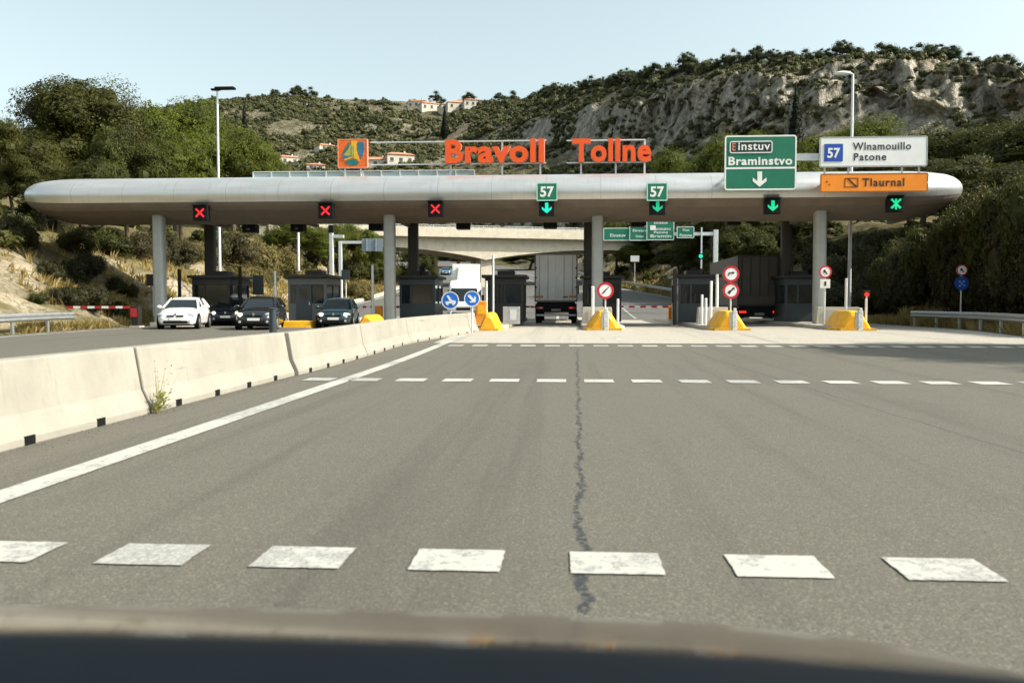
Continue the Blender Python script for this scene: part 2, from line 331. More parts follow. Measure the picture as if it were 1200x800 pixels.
# ------------------------------------------------------------------ mesh builder
class MB:
    def __init__(s): s.v = []; s.f = []
    def add(s, vs, fs):
        o = len(s.v); s.v += [tuple(p) for p in vs]; s.f += [tuple(i+o for i in q) for q in fs]; return s
    def box(s, c, d, rz=0., taper=1.):
        hx, hy, hz = d[0]/2, d[1]/2, d[2]/2; cs, sn = math.cos(rz), math.sin(rz); vs = []
        for z, k in ((-hz, 1), (hz, taper)):
            for x, y in ((-hx, -hy), (hx, -hy), (hx, hy), (-hx, hy)):
                x *= k; y *= k; vs.append((c[0]+x*cs-y*sn, c[1]+x*sn+y*cs, c[2]+z))
        return s.add(vs, [(3, 2, 1, 0), (4, 5, 6, 7), (0, 1, 5, 4), (1, 2, 6, 5), (2, 3, 7, 6), (3, 0, 4, 7)])
    def tube(s, p0, p1, r0, r1=None, n=12):
        r1 = r0 if r1 is None else r1; p0, p1 = Vector(p0), Vector(p1); ax = (p1-p0).normalized()
        t = Vector((0, 0, 1)) if abs(ax.z) < .9 else Vector((1, 0, 0)); u = ax.cross(t).normalized(); w = ax.cross(u); vs = []
        for p, r in ((p0, r0), (p1, r1)):
            for i in range(n):
                a = 2*PI*i/n; vs.append(p+(u*math.cos(a)+w*math.sin(a))*r)
        fs = [(i, (i+1) % n, n+(i+1) % n, n+i) for i in range(n)]+[tuple(range(n))[::-1], tuple(range(n, 2*n))]
        return s.add(vs, [q[::-1] for q in fs])
    def path(s, pts, r, n=8):
        for a, b in zip(pts, pts[1:]): s.tube(a, b, r, r, n)
        return s
    def plate(s, pts, y0, y1, o=(0, 0, 0)):
        """polygon in the XZ plane (counter-clockwise seen from -Y), from y0 (front) to y1 (back)"""
        n = len(pts); vs = [(o[0]+x, o[1]+y0, o[2]+z) for x, z in pts]+[(o[0]+x, o[1]+y1, o[2]+z) for x, z in pts]
        return s.add(vs, [tuple(range(n)), tuple(range(n, 2*n))[::-1]]+[(i, n+i, n+(i+1) % n, (i+1) % n) for i in range(n)])
    def ring(s, out, inn, y0, y1, o=(0, 0, 0)):
        n = len(out); vs = []
        for y in (y0, y1):
            vs += [(o[0]+x, o[1]+y, o[2]+z) for x, z in out]+[(o[0]+x, o[1]+y, o[2]+z) for x, z in inn]
        fs = []
        for i in range(n):
            j = (i+1) % n
            fs += [(i, j, n+j, n+i), (2*n+i, 3*n+i, 3*n+j, 2*n+j), (i, 2*n+i, 2*n+j, j), (n+i, n+j, 3*n+j, 3*n+i)]
        return s.add(vs, fs)
    def extrude(s, prof, axis_pts, closed=True):
        """sweep an (offset, height) profile along a list of (point, side-vector)"""
        n = len(prof); vs = []
        for p, sd in axis_pts: vs += [Vector(p)+Vector(sd)*a+Vector((0, 0, b)) for a, b in prof]
        fs = []; k = len(axis_pts); m = n if closed else n-1
        for r in range(k-1):
            for i in range(m): fs.append((r*n+i, r*n+(i+1) % n, (r+1)*n+(i+1) % n, (r+1)*n+i))
        if closed: fs += [tuple(range(n))[::-1], tuple(range((k-1)*n, k*n))]
        return s.add(vs, fs)
    def blob(s, c, r, n=10, m=7, jit=0., rng=random):
        vs = [(c[0], c[1], c[2]+r[2])]
        for i in range(1, m):
            t = PI*i/m
            for j in range(n):
                a = 2*PI*j/n; k = 1+rng.uniform(-jit, jit)
                vs.append((c[0]+r[0]*k*math.sin(t)*math.cos(a), c[1]+r[1]*k*math.sin(t)*math.sin(a), c[2]+r[2]*k*math.cos(t)))
        vs.append((c[0], c[1], c[2]-r[2])); L = len(vs)-1; fs = [(0, 1+j, 1+(j+1) % n) for j in range(n)]
        for i in range(m-2):
            for j in range(n):
                a, b = 1+i*n+j, 1+i*n+(j+1) % n; fs.append((a, a+n, b+n, b))
        fs += [(L, 1+(m-2)*n+(j+1) % n, 1+(m-2)*n+j) for j in range(n)]
        return s.add(vs, fs)
    def build(s, name, mat, parent=None, loc=(0, 0, 0), smooth=None, bevel=0., fix=False):
        me = bpy.data.meshes.new(name); me.from_pydata(s.v, [], s.f); me.update()
        return link(name, me, mat, parent, loc, smooth, bevel)
def link(name, me, mat, parent=None, loc=(0, 0, 0), smooth=None, bevel=0.):
    import bmesh
    bm = bmesh.new(); bm.from_mesh(me); bmesh.ops.recalc_face_normals(bm, faces=bm.faces) if len(bm.faces) < 6000 else None; bm.to_mesh(me); bm.free()
    if mat is not None: me.materials.append(M[mat] if isinstance(mat, str) else mat)
    o = bpy.data.objects.new(name, me); COL.objects.link(o); o.location = loc
    if parent is not None: o.parent = parent
    if bevel:
        b = o.modifiers.new('Bevel', 'BEVEL'); b.width = bevel; b.segments = 2; b.limit_method = 'ANGLE'; b.angle_limit = R(40)
    if smooth is not None:
        me.polygons.foreach_set('use_smooth', [True]*len(me.polygons))
        if smooth: me.set_sharp_from_angle(angle=R(smooth))
    return o
def npmesh(name, verts, quads, mat, smooth=False):
    me = bpy.data.meshes.new(name); verts = np.asarray(verts, np.float32); quads = np.asarray(quads, np.int32)
    k = quads.shape[1]; me.vertices.add(len(verts)); me.vertices.foreach_set('co', verts.ravel())
    me.loops.add(quads.size); me.loops.foreach_set('vertex_index', quads.ravel())
    me.polygons.add(len(quads)); me.polygons.foreach_set('loop_start', np.arange(0, quads.size, k, dtype=np.int32))
    me.polygons.foreach_set('loop_total', np.full(len(quads), k, np.int32))
    me.polygons.foreach_set('use_smooth', np.full(len(quads), smooth, bool))
    me.update(calc_edges=True); me.validate()
    if mat: me.materials.append(M[mat])
    return me
def tag(o, label, cat, group=None, kind=None):
    if label: o['label'] = label
    if cat: o['category'] = cat
    if group: o['group'] = group
    if kind: o['kind'] = kind
    return o
def thing(name, label, cat, loc=(0, 0, 0), group=None, rz=0.):
    o = bpy.data.objects.new(name, None); COL.objects.link(o); o.location = loc; o.rotation_euler = (0, 0, rz)
    o.empty_display_size = .2
    return tag(o, label, cat, group)
def structure(o): o['kind'] = 'structure'; return o
KIDS = {}
def copy_tree(o, label=None, loc=None, parent=None, rz=None):
    c = o.copy(); COL.objects.link(c)
    if parent is not None: c.parent = parent
    if label: c['label'] = label
    if loc is not None: c.location = loc
    if rz is not None: c.rotation_euler = (0, 0, rz)
    for ch in [x for x in bpy.data.objects if x.parent == o]: copy_tree(ch, parent=c)
    return c
def rrect(w, h, r=.06, n=4):
    pts = []
    for cx, cz, a0 in ((w/2-r, -h/2+r, -90), (w/2-r, h/2-r, 0), (-w/2+r, h/2-r, 90), (-w/2+r, -h/2+r, 180)):
        for i in range(n+1):
            a = R(a0+90*i/n); pts.append((cx+r*math.cos(a), cz+r*math.sin(a)))
    return pts
def disc(r, n=28): return [(r*math.cos(2*PI*i/n), r*math.sin(2*PI*i/n)) for i in range(n)]
def text_mb(body, w=None, h=None, depth=.02, bold=.0, cx=0., cz=0., spacing=1., left=None):
    """lettering as a mesh standing in the XZ plane, facing -Y, fitted into w x h about (cx, cz)"""
    cu = bpy.data.curves.new('lettering', 'FONT'); cu.body = body; cu.size = 1; cu.extrude = .02; cu.offset = bold; cu.space_character = spacing
    cu.resolution_u = 4
    o = bpy.data.objects.new('lettering', cu); COL.objects.link(o); dg = bpy.context.evaluated_depsgraph_get(); dg.update()
    me = bpy.data.meshes.new_from_object(o.evaluated_get(dg)); bpy.data.objects.remove(o); bpy.data.curves.remove(cu)
    V = np.array([v.co[:] for v in me.vertices]); fs = [tuple(p.vertices) for p in me.polygons]; bpy.data.meshes.remove(me)
    lo, hi = V.min(0), V.max(0); sz = hi-lo
    sx = w/sz[0] if w else h/sz[1]; sy = h/sz[1] if h else w/sz[0]
    x0 = (cx-sz[0]*sx/2) if left is None else left
    mb = MB(); mb.v = [(x0+(p[0]-lo[0])*sx, (-1 if p[2] > 0 else 1)*depth/2, cz+(p[1]-lo[1]-sz[1]/2)*sy) for p in V]; mb.f = fs
    return mb
def shift(mb, dx=0, dy=0, dz=0): mb.v = [(x+dx, y+dy, z+dz) for x, y, z in mb.v]; return mb
def arrow_pts(w, h):   # arrow pointing down, centred
    s = w*.17
    return [(0, -h/2), (w/2, -h/2+w*.42), (w/2-.0, -h/2+w*.68), (s, -h/2+w*.42), (s, h/2), (-s, h/2), (-s, -h/2+w*.42), (-w/2, -h/2+w*.68), (-w/2, -h/2+w*.42)]
# ------------------------------------------------------------------ terrain
def nRZ(Y):
    z = PZ*nsmooth(16, 38, Y); d = np.clip(Y, 57, 300)-57
    return z+.078*d*d/(d+14)
def cv(Y): return -.0016*np.clip(np.asarray(Y, float)-80, 0, 160)**2
def xl(Y): return -20.9-1.2*nsmooth(20, 40, Y)+1.*nsmooth(60, 100, Y)+cv(Y)
def xr(Y): return 16.6+1.6*nsmooth(28, 42, Y)-4.6*nsmooth(58, 90, Y)-5.2*nsmooth(75, 118, Y)+cv(Y)
def ground_z(x, y, rough=True):
    x = np.asarray(x, float); y = np.asarray(y, float)
    base = nRZ(y); dl = np.clip(xl(y)-x, 0, None); dr = np.clip(x-xr(y), 0, None)
    hl = 6.6+1.2*fbm(y*.05, 3.1, 0, 2); hr = 6.2+1.0*fbm(y*.05, 9.7, 0, 2)
    up = hl*(1-np.exp(-(np.clip(dl-.6, 0, None)*.95/hl)**1.25))+.12*np.clip(dl-9, 0, 60)
    up = up+hr*(1-np.exp(-(np.clip(dr-1.6, 0, None)*.95/hr)**1.25))+.12*np.clip(dr-9, 0, 60)
    fade = nsmooth(700, 160, np.hypot(x, y))
    if rough:
        k = np.clip((dl+dr)*.5, 0, 1)
        up = up+k*(.55*fbm(x*.35, y*.35, 1.7, 4)+.25*np.abs(fbm(x*.9, y*.9, 5.7, 3)))
    return (base+up)*fade-.06*(1-np.clip(dl+dr, 0, 1))
def gz(x, y): return float(ground_z(x, y))
def axis(lo, hi, step, far):
    a = np.arange(lo, hi+.01, step); g = [hi]
    while g[-1] < far: g.append(g[-1]+max(step, (g[-1]-hi)*.35+step))
    b = [lo]
    while b[-1] > -far: b.append(b[-1]-max(step, (lo-b[-1])*.35+step))
    return np.array(sorted(set(b[1:]) | set(a) | set(g[1:])))
def grid_mesh(name, X, Y, Z, mat, smooth=True):
    ny, nx = X.shape; idx = np.arange(nx*ny).reshape(ny, nx)
    q = np.stack([idx[:-1, :-1], idx[:-1, 1:], idx[1:, 1:], idx[1:, :-1]], -1).reshape(-1, 4)
    return npmesh(name, np.stack([X, Y, Z], -1).reshape(-1, 3), q, mat, smooth)
def put(name, me):
    o = bpy.data.objects.new(name, me); COL.objects.link(o); return o
ax, ay = axis(-75, 75, .75, 2600), axis(-30, 175, .75, 2600)
GX, GY = np.meshgrid(ax, ay)
structure(put('ground', grid_mesh('ground', GX, GY, ground_z(GX, GY), 'ground')))

def sheet(name, ys, fl, fr, mat, dz, nx=2):
    ys = np.asarray(ys, float); t = np.linspace(0, 1, nx)[None, :]
    L = np.array([fl(y) for y in ys])[:, None]; Rr = np.array([fr(y) for y in ys])[:, None]
    X = L+(Rr-L)*t; Y = np.repeat(ys[:, None], nx, 1); Z = nRZ(Y)+dz
    return structure(put(name, grid_mesh(name, X, Y, Z, mat)))
APRON = GP(620, 402).y
sheet('road', np.arange(-30, 56.1, 1), lambda y: float(xl(y))+.5, lambda y: float(xr(y))-.3, 'asphalt', 0.)
sheet('toll_apron_pavement', np.arange(APRON, 60, 1), lambda y: -4.2, lambda y: float(xr(y))-.6, 'apron', .004)
sheet('highway_road', np.arange(56, 330, 2), lambda y: float(xl(y))+.5, lambda y: float(xr(y))-.3, 'asphalt_far', -.004)
# wide asphalt continuing under the left lanes is the same road sheet

# road markings: one painted sheet
mk = MB(); EPS = .008
def strip(pts, w):
    for (x0, y0), (x1, y1) in zip(pts, pts[1:]):
        d = Vector((x1-x0, y1-y0)).normalized(); n = Vector((-d.y, d.x))*w/2
        mk.add([(x0-n.x, y0-n.y, RZ(y0)+EPS), (x1-n.x, y1-n.y, RZ(y1)+EPS), (x1+n.x, y1+n.y, RZ(y1)+EPS), (x0+n.x, y0+n.y, RZ(y0)+EPS)], [(0, 1, 2, 3)])
strip([(-3.82, y) for y in np.arange(-12, 31.6, 1.5)], .26)
def dashrow(pys, w, dep):
    pts = [GP(*q) for q in pys]; Y = sum(p.y for p in pts)/len(pts)
    xs = [p.x for p in pts]; return Y, xs
def dash(x, y, w, dep): strip([(x, y-dep/2), (x, y+dep/2)], w)
rr_ = random.Random(3)
def rag(x, y, w, dep):
    pts = []; j = lambda: rr_.uniform(-.0035, .0035)
    for i in range(14): pts.append((x-w/2+w*i/14, y-dep/2+j()))
    for i in range(10): pts.append((x+w/2+j(), y-dep/2+dep*i/10))
    for i in range(14): pts.append((x+w/2-w*i/14, y+dep/2+j()))
    for i in range(10): pts.append((x-w/2+j(), y+dep/2-dep*i/10))
    mk.add([(p, q, RZ(q)+EPS) for p, q in pts], [tuple(range(len(pts)))])
Y1, xs = dashrow([(182, 649), (357, 653), (539, 656.5), (724, 661), (915, 665), (1106, 669)], .5, .3)
pitch = (xs[-1]-xs[0])/5
for k in range(-4, 12): rag(xs[0]+pitch*k, Y1, .455, .36)
Y2, xs2 = dashrow([(487, 443), (603, 444.5), (718, 446), (832, 447.5), (943, 449), (1057, 450), (1170, 451)], .5, .3)
p2 = (xs2[-1]-xs2[0])/12
for k in range(-2, 21): dash(xs2[0]+p2*k, Y2, .5, .55)
Y3, xs3 = dashrow([(620, 403.5), (800, 405.5), (1000, 408)], .5, .3)
for k in range(-3, 44): dash(xs3[0]+.72*k, Y3, .45, .6)
for px, dx in ((708, 0), (857, 0), (1005, 0)):   # chevrons ahead of the island noses
    q = GP(px, 386); a = (q.x+.1, q.y-7.5)
    strip([(q.x-1.15, q.y-1.0), a], .16); strip([(q.x+1.15, q.y-1.0), a], .16); strip([a, (a[0], a[1]-2.5)], .18)
strip([(-20.3+.0*y, y) for y in np.arange(10, 40, 2)], .22)      # edge line of the opposite carriageway
strip([(-19.2-.02*y, y) for y in np.arange(0, 11, 2)], .15)
strip([(float(xr(y))-1.2, y) for y in np.arange(60, 300, 4)], .22)
strip([(-.6-.012*(y-58)+float(cv(y)), y) for y in np.arange(58, 300, 4)], .2)
strip([(5.-.006*(y-58)-3*smooth(75, 118, y)+float(cv(y)), y) for y in np.arange(62, 300, 4)], .16)
strip([(-12.6+float(cv(y)), y) for y in np.arange(60, 300, 4)], .22)
strip([(float(xl(y))+1.6, y) for y in np.arange(60, 300, 4)], .22)
structure(mk.build('road_markings', 'line'))

# low kerb on the far left edge of the highway
kb = MB(); kb.extrude([(-.3, 0), (.3, 0), (.3, .32), (-.2, .32)], [((float(xl(y))+.75, y, RZ(y)-.02), (1, 0, 0)) for y in np.arange(60, 300, 4)])
structure(kb.build('highway_kerb', 'kerb'))

# ------------------------------------------------------------------ hill: rows from foot to ridge, then falling away behind
KN = {   # picture column: [(row y, distance)] foot, shoulder, cliff foot, cliff top, ridge
 -700: [(330, 210), (270, 300), (230, 380), (215, 400), (200, 470)],
 -200: [(330, 190), (260, 300), (215, 390), (200, 410), (180, 480)],
 100:  [(325, 180), (250, 310), (190, 420), (180, 440), (142, 520)],
 220:  [(320, 175), (235, 310), (165, 430), (150, 450), (122, 530)],
 320:  [(318, 172), (225, 310), (160, 440), (145, 460), (114, 540)],
 420:  [(322, 225), (222, 310), (160, 430), (145, 450), (116, 530)],
 520:  [(322, 240), (215, 300), (165, 400), (150, 420), (122, 510)],
 600:  [(322, 235), (212, 285), (168, 350), (145, 368), (118, 440)],
 680:  [(320, 215), (208, 252), (172, 292), (132, 305), (104, 350)],
 760:  [(314, 185), (206, 222), (178, 244), (118, 257), (88, 285)],
 840:  [(300, 132), (210, 180), (166, 206), (100, 220), (78, 245)],
 920:  [(298, 128), (212, 170), (150, 193), (88, 206), (72, 228)],
 1000: [(296, 126), (212, 168), (138, 190), (80, 203), (68, 225)],
 1080: [(296, 126), (212, 168), (132, 188), (82, 201), (70, 224)],
 1160: [(296, 126), (215, 168), (130, 188), (90, 202), (78, 226)],
 1240: [(300, 128), (220, 172), (140, 194), (102, 208), (90, 232)],
 1400: [(310, 135), (240, 185), (170, 210), (130, 224), (118, 250)],
 1900: [(330, 160), (280, 230), (230, 270), (190, 290), (180, 320)],
}
ks = sorted(KN); us = np.concatenate([np.arange(-700, 150, 25), np.arange(150, 1260, 3.), np.arange(1260, 1901, 30)])
seg = [20, 34, 46, 18]
rowsY, rowsD = [], []
for r in range(5):
    rowsY.append(np.interp(us, ks, [KN[k][r][0] for k in ks])); rowsD.append(np.interp(us, ks, [KN[k][r][1] for k in ks]))
HY, HD = [], []
for r in range(4):
    for t in np.linspace(0, 1, seg[r], endpoint=False):
        HY.append(rowsY[r]*(1-t)+rowsY[r+1]*t); HD.append(rowsD[r]*(1-t)+rowsD[r+1]*t)
HY.append(rowsY[4]); HD.append(rowsD[4])
HY, HD = np.array(HY), np.array(HD)
sm = lambda A: (np.roll(A, 1, 1)*.25+A*.5+np.roll(A, -1, 1)*.25)
a = np.arctan((us-600)/1000)-YAW
def to_world(y, d):
    wx = np.sin(a)[None, :]*d; wy = np.cos(a)[None, :]*d
    dx = (us-600)/1000; rx = FWD.x+RGT.x*dx; ry = FWD.y+RGT.y*dx
    zz = EYE+d*(FWD.z+UPV.z*(400-y)/1000)/np.hypot(rx[None, :]+UPV.x*(400-y)/1000, ry[None, :]+UPV.y*(400-y)/1000)
    return wx, wy, zz
HX, HYw, HZ = to_world(HY, HD)
nrow = HX.shape[0]; tt = np.linspace(0, 1, nrow)[:, None]*np.ones_like(HX)
cliff = np.clip(nsmooth(.40, .55, tt)*nsmooth(.95, .82, tt), 0, 1)*nsmooth(620, 800, us)[None, :]
rid = 1-np.abs(fbm(HX*.055, HYw*.055, HZ*.012, 4, 21))*1.6
butt = fbm(HX*.02, HYw*.02, HZ*.01, 2, 31)
disp = cliff*(5.0*rid+6.5*butt+4.2*np.abs(fbm(HX*.13, HYw*.13, HZ*.07, 4, 41))+2.4*fbm(HX*.28, HYw*.28, HZ*.16, 3, 43)+3.*np.round(fbm(HX*.06, HYw*.06, HZ*.08, 2, 91)*2.5)/2.5)-(1-cliff)*2.2*fbm(HX*.03, HYw*.03, HZ*.03, 4, 51)*np.clip(tt*6, 0, 1)*np.clip((1-tt)*6, .25, 1)
rad = np.hypot(HX, HYw); HX2 = HX-disp*HX/rad; HY2 = HYw-disp*HYw/rad
HZ2 = HZ+(1-cliff)*1.6*fbm(HX*.06, HYw*.06, 7, 4, 61)*np.clip((1-tt)*8, .3, 1)+cliff*3.2*fbm(HX*.10, HYw*.10, HZ*.15, 3, 71)
# back slope
bx, by, bz = [], [], []
for k in range(1, 7):
    s = 1+.08*k; bx.append(HX2[-1]*s); by.append(HY2[-1]*s); bz.append(HZ2[-1]*(1-(k/6)**1.5*1.02))
HXa, HYa, HZa = np.vstack([HX2[:1]*.995, HX2]+bx), np.vstack([HY2[:1]*.995, HY2]+by), np.vstack([HZ2[:1]-14, HZ2]+bz)
structure(put('hill', grid_mesh('hill', HXa, HYa, HZa, 'hill')))
def hill_at(px, row):
    j = int(np.argmin(np.abs(us-px))); return Vector((HX2[row, j], HY2[row, j], HZ2[row, j]))
def hill_px(px, py):
    """point of the hill seen at a picture position (nearest row of that column)"""
    j = int(np.argmin(np.abs(us-px))); best = None
    for r in range(nrow):
        p = Vector((HX2[r, j], HY2[r, j], HZ2[r, j])); d = p-Vector((0, 0, EYE)); k = d.dot(FWD)
        yy = 400-1000*d.dot(UPV)/k
        if best is None or abs(yy-py) < best[0]: best = (abs(yy-py), p)
    return best[1]

# ------------------------------------------------------------------ foliage meshes
def leaves(C, Rd, n, size, rng, up=.25, shell=.55, asp=.55, cup=None, fr=1., disp=.30):
    """n leaf faces spread through clumps with centres C (k,3) and radii Rd (k,3)"""
    C = np.asarray(C, float); Rd = np.asarray(Rd, float); w = Rd.prod(1)**(2/3); w /= w.sum()
    k = rng.choice(len(C), n, p=w); d = rng.normal(size=(n, 3)); d /= np.linalg.norm(d, axis=1)[:, None]
    rr = shell+(1.08-shell)*rng.random(n)**.6
    p = C[k]+d*Rd[k]*rr[:, None]
    nv = fbm(p[:, 0]*.75*fr, p[:, 1]*.75*fr, p[:, 2]*.95*fr, 3, 17); p = p+d*Rd[k]*(disp*nv)[:, None]
    keep = fbm(p[:, 0]*1.5*fr, p[:, 1]*1.5*fr, p[:, 2]*1.9*fr, 2, 29) > (-.32 if disp > .2 else -2)
    p, d, k = p[keep], d[keep], k[keep]; n = len(p)
    nrm = d+rng.normal(size=(n, 3))*.5+np.array([0, 0, up]); nrm /= np.linalg.norm(nrm, axis=1)[:, None]
    t = np.cross(nrm, rng.normal(size=(n, 3))); t /= np.linalg.norm(t, axis=1)[:, None]; b = np.cross(nrm, t)
    s = size*(.55+.9*rng.random(n))[:, None]
    V = np.stack([p-t*s-b*s*asp*.4, p-b*s*asp*.9+t*s*.1, p+t*s+b*s*asp*.3, p+b*s*asp], 1).reshape(-1, 3)
    return V, np.arange(4*n).reshape(n, 4)
def cores(C, Rd, k, rng, jit=.3):
    mb = MB()
    for c, r in zip(C, Rd): mb.blob(c, [x*k for x in r], 9, 7, jit, rng)
    return mb
def crown_mesh(name, C, Rd, n, size, mat, rng, core=.72, **kw):
    V, Q = leaves(C, Rd, n, size, rng, **kw)
    mb = cores(C, Rd, core, random.Random(5), .08 if kw.get('disp') else .3) if core else MB()
    base = len(V); verts = list(map(tuple, V))+mb.v
    me = bpy.data.meshes.new(name); me.from_pydata(verts, [], [tuple(q) for q in Q]+[tuple(i+base for i in f) for f in mb.f]); me.update()
    me.materials.append(M[mat]); return me
def pine_proto(seed, clumps, flat=.55, n=9000, mat='pine', size=.095, trunk=.42, big=1.):
    """unit Aleppo / umbrella pine about 10 m tall: leaning trunk, limbs, clumped crown"""
    rng = np.random.default_rng(seed); C, Rd = [], []
    for i in range(clumps):
        a = rng.random()*2*PI; r = 3.6*math.sqrt(rng.random()); h = (1-(r/3.9)**2)
        z = 5.0+4.0*flat*h*1.9*(.35+.65*rng.random())-.4*rng.random()
        s = (.75+1.15*rng.random()**1.3)*big; C.append((r*math.cos(a), r*math.sin(a), z)); Rd.append((s*1.2, s*1.2, s*.85))
    for i in range(max(3, clumps//5)):
        a = rng.random()*2*PI; r = 2.5+1.2*rng.random(); s = .6+.5*rng.random(); C.append((r*math.cos(a), r*math.sin(a), 3.6+1.2*rng.random())); Rd.append((s*1.25, s*1.25, s*.75))
    crown = crown_mesh('crown', C, Rd, n, size, mat, rng, up=.35, asp=.40, shell=.55, core=.56)
    mb = MB(); lean = rng.normal(size=2)*.35
    top = Vector((lean[0]*2, lean[1]*2, 6.2)); mid = Vector((lean[0], lean[1], 3.4))
    mb.tube((0, 0, -.6), mid, .27, .2, 9); mb.tube(mid, top, .2, .1, 8)
    for c in C[::2]:
        s = mid.lerp(top, rng.random()); mb.tube(s, Vector(c)-Vector((0, 0, .2)), .085, .03, 5)
    me = bpy.data.meshes.new('trunk'); me.from_pydata(mb.v, [], mb.f); me.materials.append(M['bark'])
    return crown, me
def shrub_proto(seed, n=13000, mat='shrub', size=.036, tall=1., clumps=15, core=.68):
    rng = np.random.default_rng(seed); C, Rd = [], []
    for i in range(clumps):
        a = rng.random()*2*PI; r = .75*math.sqrt(rng.random()); s = .20+.24*rng.random()
        C.append((r*math.cos(a), r*math.sin(a), (.25+.55*rng.random()*(1-.5*r))*tall)); Rd.append((s, s, s*(.8+.5*rng.random())*max(1, tall*.7)))
    me = crown_mesh('foliage', C, Rd, n, size, mat, rng, core=core*.85, up=.2, shell=.45, fr=3.2)
    mb = MB()
    for i in range(5): mb.tube((0, 0, -.25), Vector(C[i])*.85, .035, .012, 5)
    st = bpy.data.meshes.new('stem'); st.from_pydata(mb.v, [], mb.f); st.materials.append(M['bark'])
    return me, st
def cypress_proto(seed=3):
    rng = np.random.default_rng(seed); C, Rd = [], []
    for i in range(26):
        z = .7+9.*i/26; w = .95*min(1, .55+z*.22)*max(.06, 1-(max(0, z-2.2)/7.6)**1.25)
        a = rng.random()*6.28; C.append((.10*w*math.cos(a), .10*w*math.sin(a), z)); Rd.append((w*.85, w*.85, .85))
    cr = crown_mesh('crown', C, Rd, 12000, .08, 'cypress', rng, core=.9, up=1.0, shell=.8, disp=.12)
    mb = MB(); mb.tube((0, 0, -.5), (0, 0, 2), .16, .12, 8); me = bpy.data.meshes.new('trunk'); me.from_pydata(mb.v, [], mb.f); me.materials.append(M['bark'])
    return cr, me
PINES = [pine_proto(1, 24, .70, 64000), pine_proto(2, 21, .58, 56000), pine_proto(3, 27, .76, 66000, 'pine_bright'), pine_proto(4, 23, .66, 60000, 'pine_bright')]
FARP = [pine_proto(11, 20, .8, 7000, 'pine_far', .17), pine_proto(12, 16, .65, 6000, 'pine_far', .17), pine_proto(13, 24, .95, 8000, 'pine_far', .17)]
SHR = {'grey': [shrub_proto(21, mat='shrub'), shrub_proto(22, mat='shrub')], 'dry': [shrub_proto(23, mat='shrub_dry'), shrub_proto(24, mat='shrub_dry')],
       'green': [shrub_proto(25, mat='shrub_green'), shrub_proto(26, mat='shrub_green')], 'tall': [shrub_proto(27, mat='shrub', tall=1.8, n=17000), shrub_proto(28, mat='shrub_green', tall=1.9, n=17000)],
       'dark': [shrub_proto(31, mat='shrub_shade'), shrub_proto(32, mat='shrub_shade')], 'shadetall': [shrub_proto(33, mat='shrub_shade', tall=1.8, n=17000), shrub_proto(34, mat='shrub_shade', tall=1.9, n=17000)],
       'white': [shrub_proto(29, mat='blossom', n=1500, size=.035, clumps=22, core=.001)]}
CYP = cypress_proto()
def plant(name, parts, label, cat, loc, s, group, names, rz=None):
    o = thing(name, label, cat, loc, group, random.random()*6.28 if rz is None else rz)
    for me, nm in zip(parts, names):
        c = bpy.data.objects.new(nm, me); COL.objects.link(c); c.parent = o
    o.scale = s; return o
NAT = {}
def nat(me):
    if me.name not in NAT:
        V = np.empty(len(me.vertices)*3, np.float32); me.vertices.foreach_get('co', V); V = V.reshape(-1, 3); NAT[me.name] = (float(np.percentile(np.hypot(V[:, 0], V[:, 1]), 97)), float(np.percentile(V[:, 2], 99.7)))
    return NAT[me.name]
def tree(kind, px, ytop, wpx, Y, label, group, protos=PINES, name='pine_tree', hnat=8.9, rnat=4.3, names=('crown', 'trunk')):
    p = P(px, ytop, Y); z0 = gz(p.x, p.y)-.1; h = max(2., p.z-z0); w = wpx/1000*Y/2; rnat, hnat = nat(protos[kind][0])
    return plant(name, protos[kind], label, 'tree' if 'tree' in name or 'cypress' in name else 'shrub', (p.x, p.y, z0), (w/rnat, w/rnat, h/hnat), group, names)
# ------------------------------------------------------------------ toll canopy
CX0, CX1 = P(26, 230, 44.8).x, P(1134, 215, 44.8).x
NOSE, BACK, ZT, ZB, ZTIP = 42., 50., 7.95, 5.62, 7.2
def canopy_section(e, et):
    """YZ outline from the soffit's front lip round the nose to the roof and the rear edge; e, et go to 0 at the tips"""
    zb = ZTIP-.25-(ZTIP-.25-ZB)*e; zt = ZTIP+.05+(ZT-ZTIP-.05)*et; y0 = NOSE+4.2*(1-e); y1 = BACK-1.2*(1-e); pts = []
    zm = zb+(zt-zb)*.55; yb = min(y0+2.9, y1-1.8); yr = min(y0+2.4, y1-1.9); q0 = (yb, zb); q1 = (y0+.55, zm-.62*(zm-zb))
    n0, n1 = Vector((y0, zm)), Vector((y0, zm-.38*(zm-zb)))
    for k in range(4): pts.append((q0[0]+(q1[0]-q0[0])*k/4, q0[1]+(q1[1]-q0[1])*k/4))
    for k in range(5):          # tight turn from the sloping underside to the nose
        t = k/4; p = Vector(q1)*(1-t)**2+n1*2*t*(1-t)+n0*t*t; pts.append((p.x, p.y))
    for i in range(1, 9):       # upper quarter, nose to roof
        t = R(90*i/8); pts.append((yr-(yr-y0)*math.cos(t), zm+(zt-zm)*math.sin(t)))
    pts += [(min(46.5, y1-1.2), zt-.02*et), (y1-.7, zt-.25*et)]
    for i in range(1, 6):
        t = R(90*i/5); pts.append((y1-.7+.7*math.sin(t), zm+(zt-.25*et-zm)*math.cos(t)))
    pts += [(y1-.2, zb+.62*e), (y1-.9, zb+.42*e), (yb+.4, zb+.12*e), (yb+.3, zb)]
    return pts
canopy = thing('toll_canopy', 'long silver aluminium canopy with rounded ends spanning all the toll lanes', 'canopy', (0, 0, 0))
xs_, secs = [], []
W = 4.3
for i in range(15):
    d = W*(i/14)**1.8; xs_.append(CX0+d)
